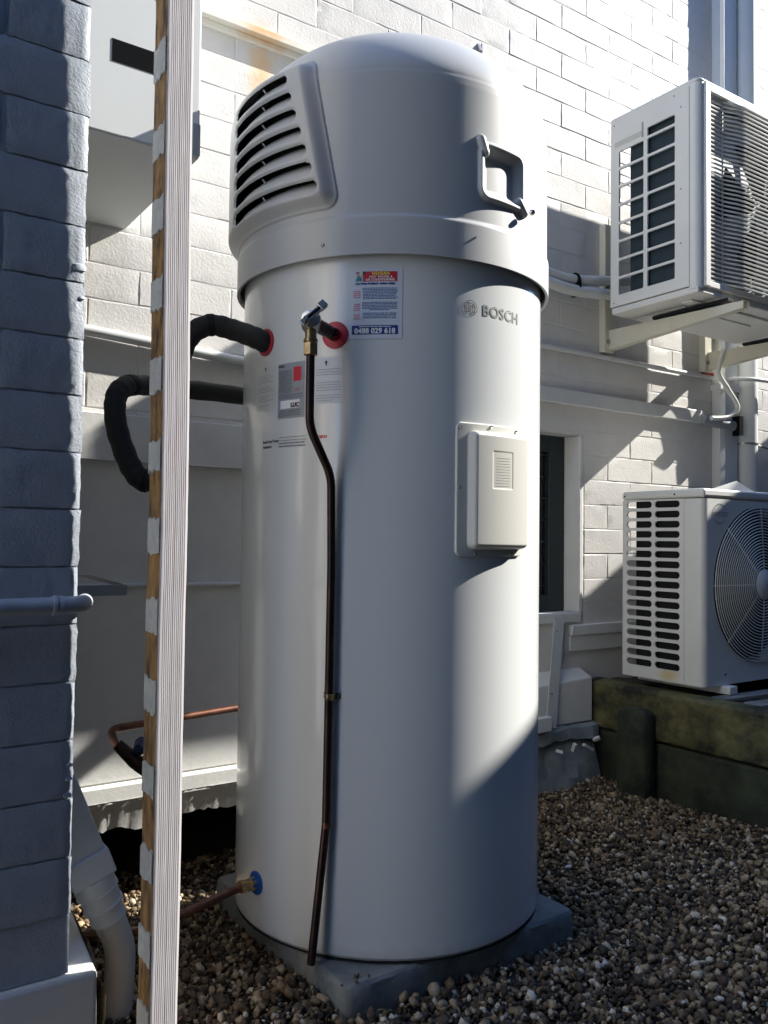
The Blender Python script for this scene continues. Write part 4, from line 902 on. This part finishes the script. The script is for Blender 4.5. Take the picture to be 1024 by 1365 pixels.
b.build('rear_guard', 'acwire', UA)
# front face: frame + wires
b = MB(); gx0 = UX0+0.055
b.box(UX0+0.028, gx0, UY0-0.006, UY0+0.012, UZ0+0.018, UZ1-0.012); b.box(gx0, UX1-0.02, UY0-0.006, UY0+0.012, 1.396, UZ1-0.012)
b.box(gx0, UX1-0.02, UY0-0.002, UY0+0.012, UZ0+0.018, 0.806); b.box(UX1-0.02, UX1, UY0-0.006, UY0+0.012, UZ0+0.018, UZ1-0.012)
b.build('front_frame', 'acpaint', UA, bevel=0.003)
wm = MB(); nw_ = 43
for k in range(nw_):
    z_ = 0.812 + (1.391-0.812)*k/(nw_-1)
    wire(wm, [(gx0-0.002, UY0+0.006, z_), (gx0+0.075, UY0+0.006, z_), (gx0+0.095, UY0-0.002, z_-0.002), (gx0+0.12, UY0-0.016, z_-0.006), (gx0+0.15, UY0-0.024, z_-0.008), (UX1-0.14, UY0-0.024, z_-0.008), (UX1-0.10, UY0-0.006, z_), (UX1-0.02, UY0+0.006, z_)], 0.0033, 6)
    wm.build('grille_wire', 'acwire', UA); wm = MB()
wm = MB()
for x_ in (gx0+0.082, gx0+0.30, gx0+0.50):
    wm = MB(); wire(wm, [(x_, UY0+0.010 if x_ < gx0+0.1 else UY0-0.018, 0.806), (x_, UY0+0.010 if x_ < gx0+0.1 else UY0-0.018, 1.396)], 0.0024, 6)
    wm.build('grille_upright', 'acwire', UA)
b = MB(); b.box(gx0, UX1-0.02, UY0+0.050, UY0+0.054, 0.806, 1.396); b.build('grille_backing', 'pvcgrey', UA)
b = MB(); 
for k in range(5):
    a = 2*math.pi*k/5; cx_, cz_ = gx0+0.33, 1.10
    b.add([(cx_+0.04*math.cos(a), UY0+0.03, cz_+0.04*math.sin(a)), (cx_+0.24*math.cos(a+0.2), UY0+0.02, cz_+0.24*math.sin(a+0.2)), (cx_+0.24*math.cos(a+0.9), UY0+0.045, cz_+0.24*math.sin(a+0.9)), (cx_+0.05*math.cos(a+0.8), UY0+0.04, cz_+0.05*math.sin(a+0.8))], [(0,1,2,3)])
b.build('fan_blade', 'darkplastic', UA)
b = MB()
for (y_, z_) in ((1.878, 1.405), (1.64, 1.405), (1.615, 1.36), (1.615, 1.10), (1.615, 0.93), (1.878, 0.80)):
    MB().tube([(UX0+0.001, y_, z_), (UX0-0.0015, y_, z_)], 0.0028, 8).build('casing_screw', 'zinc', UA)
b = MB(); b.box(UX0-0.0008, UX0+0.001, 1.758, 1.875, 1.328, 1.345); b.build('recessed_handle', 'pcream', UA)
b = MB(); b.box(UX0-0.001, UX0+0.001, 1.758, 1.764, 1.322, 1.372); b.box(UX0-0.0006, UX0+0.001, 1.583, 1.5855, UZ0+0.02, UZ1-0.02); b.build('panel_seam', 'ptext', UA)
# --- upper brackets
def bracket(xa, label, arm_y):
    B = thing('wall_bracket', label, 'bracket', (xa, 1.99, 0.66), 'steel brackets carrying the upper air conditioner')
    b = MB(); b.box(xa-0.022, xa+0.026, 1.972, 1.999, 0.664, 1.115); b.build('upright', 'steelbr', B, bevel=0.0015)
    b = MB(); b.add([(xa+0.000,1.99,0.672),(xa+0.004,arm_y,0.709),(xa+0.004,arm_y,0.731),(xa+0.000,1.99,0.742),(xa+0.030,1.99,0.672),(xa+0.034,arm_y,0.709),(xa+0.034,arm_y,0.731),(xa+0.030,1.99,0.742)],
       [(3,2,1,0),(4,5,6,7),(2,3,7,6),(0,1,5,4)]); b.build('arm', 'steelbr', B, bevel=0.0012)
    b = MB(); b.tube([(xa-0.008,1.972,0.70),(xa-0.008,1.966,0.70)], 0.007, 6); b.build('bolt', 'zinc', B)
    b = MB(); b.box(xa+0.003, xa+0.032, arm_y+0.05, arm_y+0.33, 0.742, 0.752); b.build('rubber_strip', 'darkplastic', B)
    return B
bracket(2.295, 'left steel bracket whose long arm shows under the upper air conditioner', 1.462)
bracket(2.868, 'right steel bracket beneath the upper air conditioner, beside the red tags', 1.50)
# insulated pair of pipes to the unit
pipe_obj('refrigerant_pipe', 'conduit', 'upper white insulated pipe entering behind the upper air conditioner', 'pipe', smooth_path([(1.45,1.965,0.93),(1.85,1.965,0.90),(2.05,1.960,0.880),(2.2,1.955,0.895),(2.4,1.95,0.93),(2.6,1.94,0.96)], 6), 0.017, group='white insulated pipes behind the bracket')
pipe_obj('refrigerant_pipe', 'conduit', 'lower white insulated pipe entering behind the upper air conditioner', 'pipe', smooth_path([(1.45,1.955,0.885),(1.85,1.955,0.862),(2.05,1.950,0.842),(2.2,1.945,0.848),(2.4,1.94,0.87),(2.6,1.93,0.90)], 6), 0.019, group='white insulated pipes behind the bracket')
tag(MB().tube([(2.102,1.957,0.863),(2.108,1.957,0.863)], 0.042, 24).build('cable_tie', 'black'), 'black cable tie round the white insulated pipes', 'cable tie')
bpy.data.objects['cable_tie'].scale = (1, 0.65, 1); bpy.data.objects['cable_tie'].location = (0, 1.957*0.35, 0)

# --- lower
LX0, LX1, LY0, LY1, LZ0, LZ1 = 2.250, 3.06, 1.565, 1.873, -0.440, 0.168
LA = thing('air_conditioner', 'lower outdoor air conditioner unit with round fan guard on the timber bed', 'air conditioner', (2.6, 1.72, LZ0), 'outdoor air conditioner units on the right')
fnL = lambda y, z, d: (LX0+d, y, z)
sp = MB(); nr = 17; zT, zB = 0.138, -0.408; pt = (zT-zB)/nr
for k in range(nr):
    z1_ = zT-k*pt; z0_ = z1_-pt
    for (ya2, yb2, ca, cb) in ((1.650, 1.7445, 1.637, 1.750), (1.7555, 1.856, 1.750, 1.862)):
        cell_hole(sp, ca, cb, z0_, z1_, rr_at(ya2, yb2, z0_+0.0052, z1_-0.0052, 0.0105), fnL)
sp.build('side_louvres', 'acpaint', LA)
b = MB(); b.box(LX0, LX0+0.01, 1.862, LY1, LZ0, zT+0.0); b.box(LX0, LX0+0.01, 1.6345, 1.637, LZ0, zT); b.box(LX0, LX0+0.01, 1.637, 1.862, LZ0, zB); b.build('side_frame', 'acpaint', LA)
b = MB(); front_corner(b, LX0-0.001, LY0, LZ0, zT-0.001, 0.022, LX0+0.030, 1.633); b.build('corner_post', 'acpaint', LA)
b = MB(); b.box(LX0-0.003, LX1, LY0-0.003, LY1+0.003, zT+0.001, LZ1); b.build('top_panel', 'acpaint', LA, bevel=0.009, seg=3)
b = MB(); fc = (2.552, -0.132); fr_ = 0.252
fnF = lambda x, z, d: (x, LY0+d, z)
cell_hole(b, LX0+0.030, 2.86, LZ0, zT-0.001, [(fc[0]+fr_*math.cos(a), fc[1]+fr_*math.sin(a)) for a in np.linspace(0, 2*math.pi, 97)[:-1]], fnF, depth=0.07)
b.add([(2.86,LY0,LZ0),(LX1,LY0,LZ0),(LX1,LY0,zT-0.001),(2.86,LY0,zT-0.001)], [(0,1,2,3)]); b.build('front_panel', 'acpaint', LA)
b = MB(); b.box(LX1-0.004, LX1, LY0, LY1, LZ0, zT); b.box(LX0+0.001, LX1, LY0+0.02, LY1, LZ0, LZ0+0.004); b.box(LX0+0.25, LX1, LY1-0.004, LY1, LZ0, zT); b.build('rear_panels', 'acpaint', LA)
b = MB(); b.box(LX0+0.018, LX1-0.01, LY0+0.075, 1.832, LZ0+0.01, zT); b.build('cooling_coil', 'darkplastic', LA)
b = MB()
for k in range(22):
    rr_ = 0.048 + (fr_-0.004-0.048)*k/21; dome = -0.012*math.cos(min(1, rr_/fr_)*math.pi/2) - 0.004
    wire(b, [(fc[0]+rr_*math.cos(a), LY0+dome, fc[1]+rr_*math.sin(a)) for a in np.linspace(0, 2*math.pi, 73)], 0.00185, 5)
    b.build('guard_ring', 'acwire', LA); b = MB()
b = MB()
for k in range(8):
    a = math.pi/4*k; pts = []
    for t in np.linspace(0.03, fr_, 8): pts.append((fc[0]+t*math.cos(a), LY0-0.012*math.cos(min(1, t/fr_)*math.pi/2)-0.0015, fc[1]+t*math.sin(a)))
    b = MB(); wire(b, pts, 0.0018, 5); b.build('guard_spoke', 'acwire', LA)
b = MB(); b.lathe([(0.047,0.0),(0.047,0.010),(0.040,0.015),(0.0,0.016)], 40, frame_at((fc[0],LY0-0.006,fc[1]), (0,-1,0), (1,0,0))); b.build('hub_cap', 'acpaint', LA)
b = MB()
for k in range(3):
    a0 = 2*math.pi*k/3+0.4; N_ = 10; vs = []
    for t in (0.05, 0.14, 0.235):
        for q in range(N_+1): aa = a0 + 1.35*q/N_; vs.append((fc[0]+t*math.cos(aa), LY0+0.025+0.04*q/N_, fc[1]+t*math.sin(aa)))
    b.add(vs, [(i*(N_+1)+q, i*(N_+1)+q+1, (i+1)*(N_+1)+q+1, (i+1)*(N_+1)+q) for i in range(2) for q in range(N_)])
b.build('fan_blade', 'darkplastic', LA)
# inverter badge
cu = bpy.data.curves.new('t', 'FONT'); cu.body = 'inverter'; cu.size = 0.030; cu.shear = 0.3; ob = bpy.data.objects.new('t', cu); COL.objects.link(ob); bpy.context.view_layer.update()
me = ob.evaluated_get(bpy.context.evaluated_depsgraph_get()).to_mesh(); vs = [(LX0+0.038+p.co.x*0.9, LY0-0.0006, 0.083+p.co.y) for p in me.vertices]; fs = [tuple(p.vertices) for p in me.polygons]
bpy.data.objects.remove(ob); b = MB(); b.add(vs, fs); b.build('badge_lettering', 'ptext', LA, smooth=False)
b = MB()
for (s_, e_) in ((20, 170), (200, 330)):
    for k in range(20):
        A, B = R_(s_+(e_-s_)*k/20), R_(s_+(e_-s_)*(k+1)/20); w0 = 0.0016*math.sin(math.pi*(k)/20)+0.0003; w1 = 0.0016*math.sin(math.pi*(k+1)/20)+0.0003
        b.add([(LX0+0.082+(0.034+w*0)*math.cos(t)*1.0+d*math.cos(t), LY0-0.0006, 0.091+(0.030)*math.sin(t)+d*math.sin(t)) for t, d, w in ((A,-w0,0),(A,w0,0),(B,w1,0),(B,-w1,0))], [(0,1,2,3)])
b.build('badge_swoosh', 'ptext', LA, smooth=False)
b = MB()
for (y_, z_) in ((1.862, 0.152), (1.667, 0.152)): b.tube([(LX0-0.004, y_, z_), (LX0-0.0025, y_, z_)], 0.003, 8)
b.tube([(2.36, LY0, -0.408), (2.36, LY0-0.002, -0.408)], 0.003, 8); b.build('casing_screw', 'black', LA)
for fx in (0.09, 0.60): MB().box(LX0+fx, LX0+fx+0.04, LY0-0.03, LY1+0.01, LZ0-0.026, LZ0-0.001).build('mounting_foot', 'acpaint', LA, bevel=0.003)
b = MB(); b.add([(2.50,1.74,0.169),(2.58,1.60,0.169),(2.63,1.70,0.215),(2.54,1.80,0.169)], [(0,1,2),(0,2,3),(2,1,3)]); tag(b.build('plastic_sheet', 'acwire'), 'crumpled clear white plastic scrap on top of the lower air conditioner', 'plastic scrap')

tick('small things on the gravel')
# ================================================================== SMALL THINGS ON THE GRAVEL
b = MB(); L0 = Vector((1.524, 1.230, -0.768)); n = 8
for k in range(n+1):
    t = k/n; w = 0.006*math.sin(math.pi*min(max(t, 0.02), 0.98))**0.7; base = Vector((-0.018+0.036*t, -0.012*t+0.0, 0.004*math.sin(math.pi*t)))
    b.v += [tuple(L0+base+Vector((w*0.6, w, 0.002))), tuple(L0+base), tuple(L0+base-Vector((w*0.6, w, -0.002)))]
b.f += [(3*k+j, 3*k+j+1, 3*k+j+4, 3*k+j+3) for k in range(n) for j in range(2)]
tag(b.build('fallen_leaf', 'leaf'), 'dry brown curled leaf lying on the shaded gravel', 'leaf')
V, F_ = BL[3]; b = MB(); b.add([(1.507+p[0]*0.0105, 1.4156+p[1]*0.0075, -0.772+p[2]*0.006) for p in V], [tuple(f) for f in F_])
tag(b.build('white_pebble', 'pebble'), 'single bright white pebble right of the concrete slab', 'pebble')

# ------------------------------------------------------------------ heights: put the gravel at z = 0
for o in list(COL.objects):
    if o.parent is None and o.type not in {'CAMERA', 'LIGHT'}: o.location.z += G

tick('end')
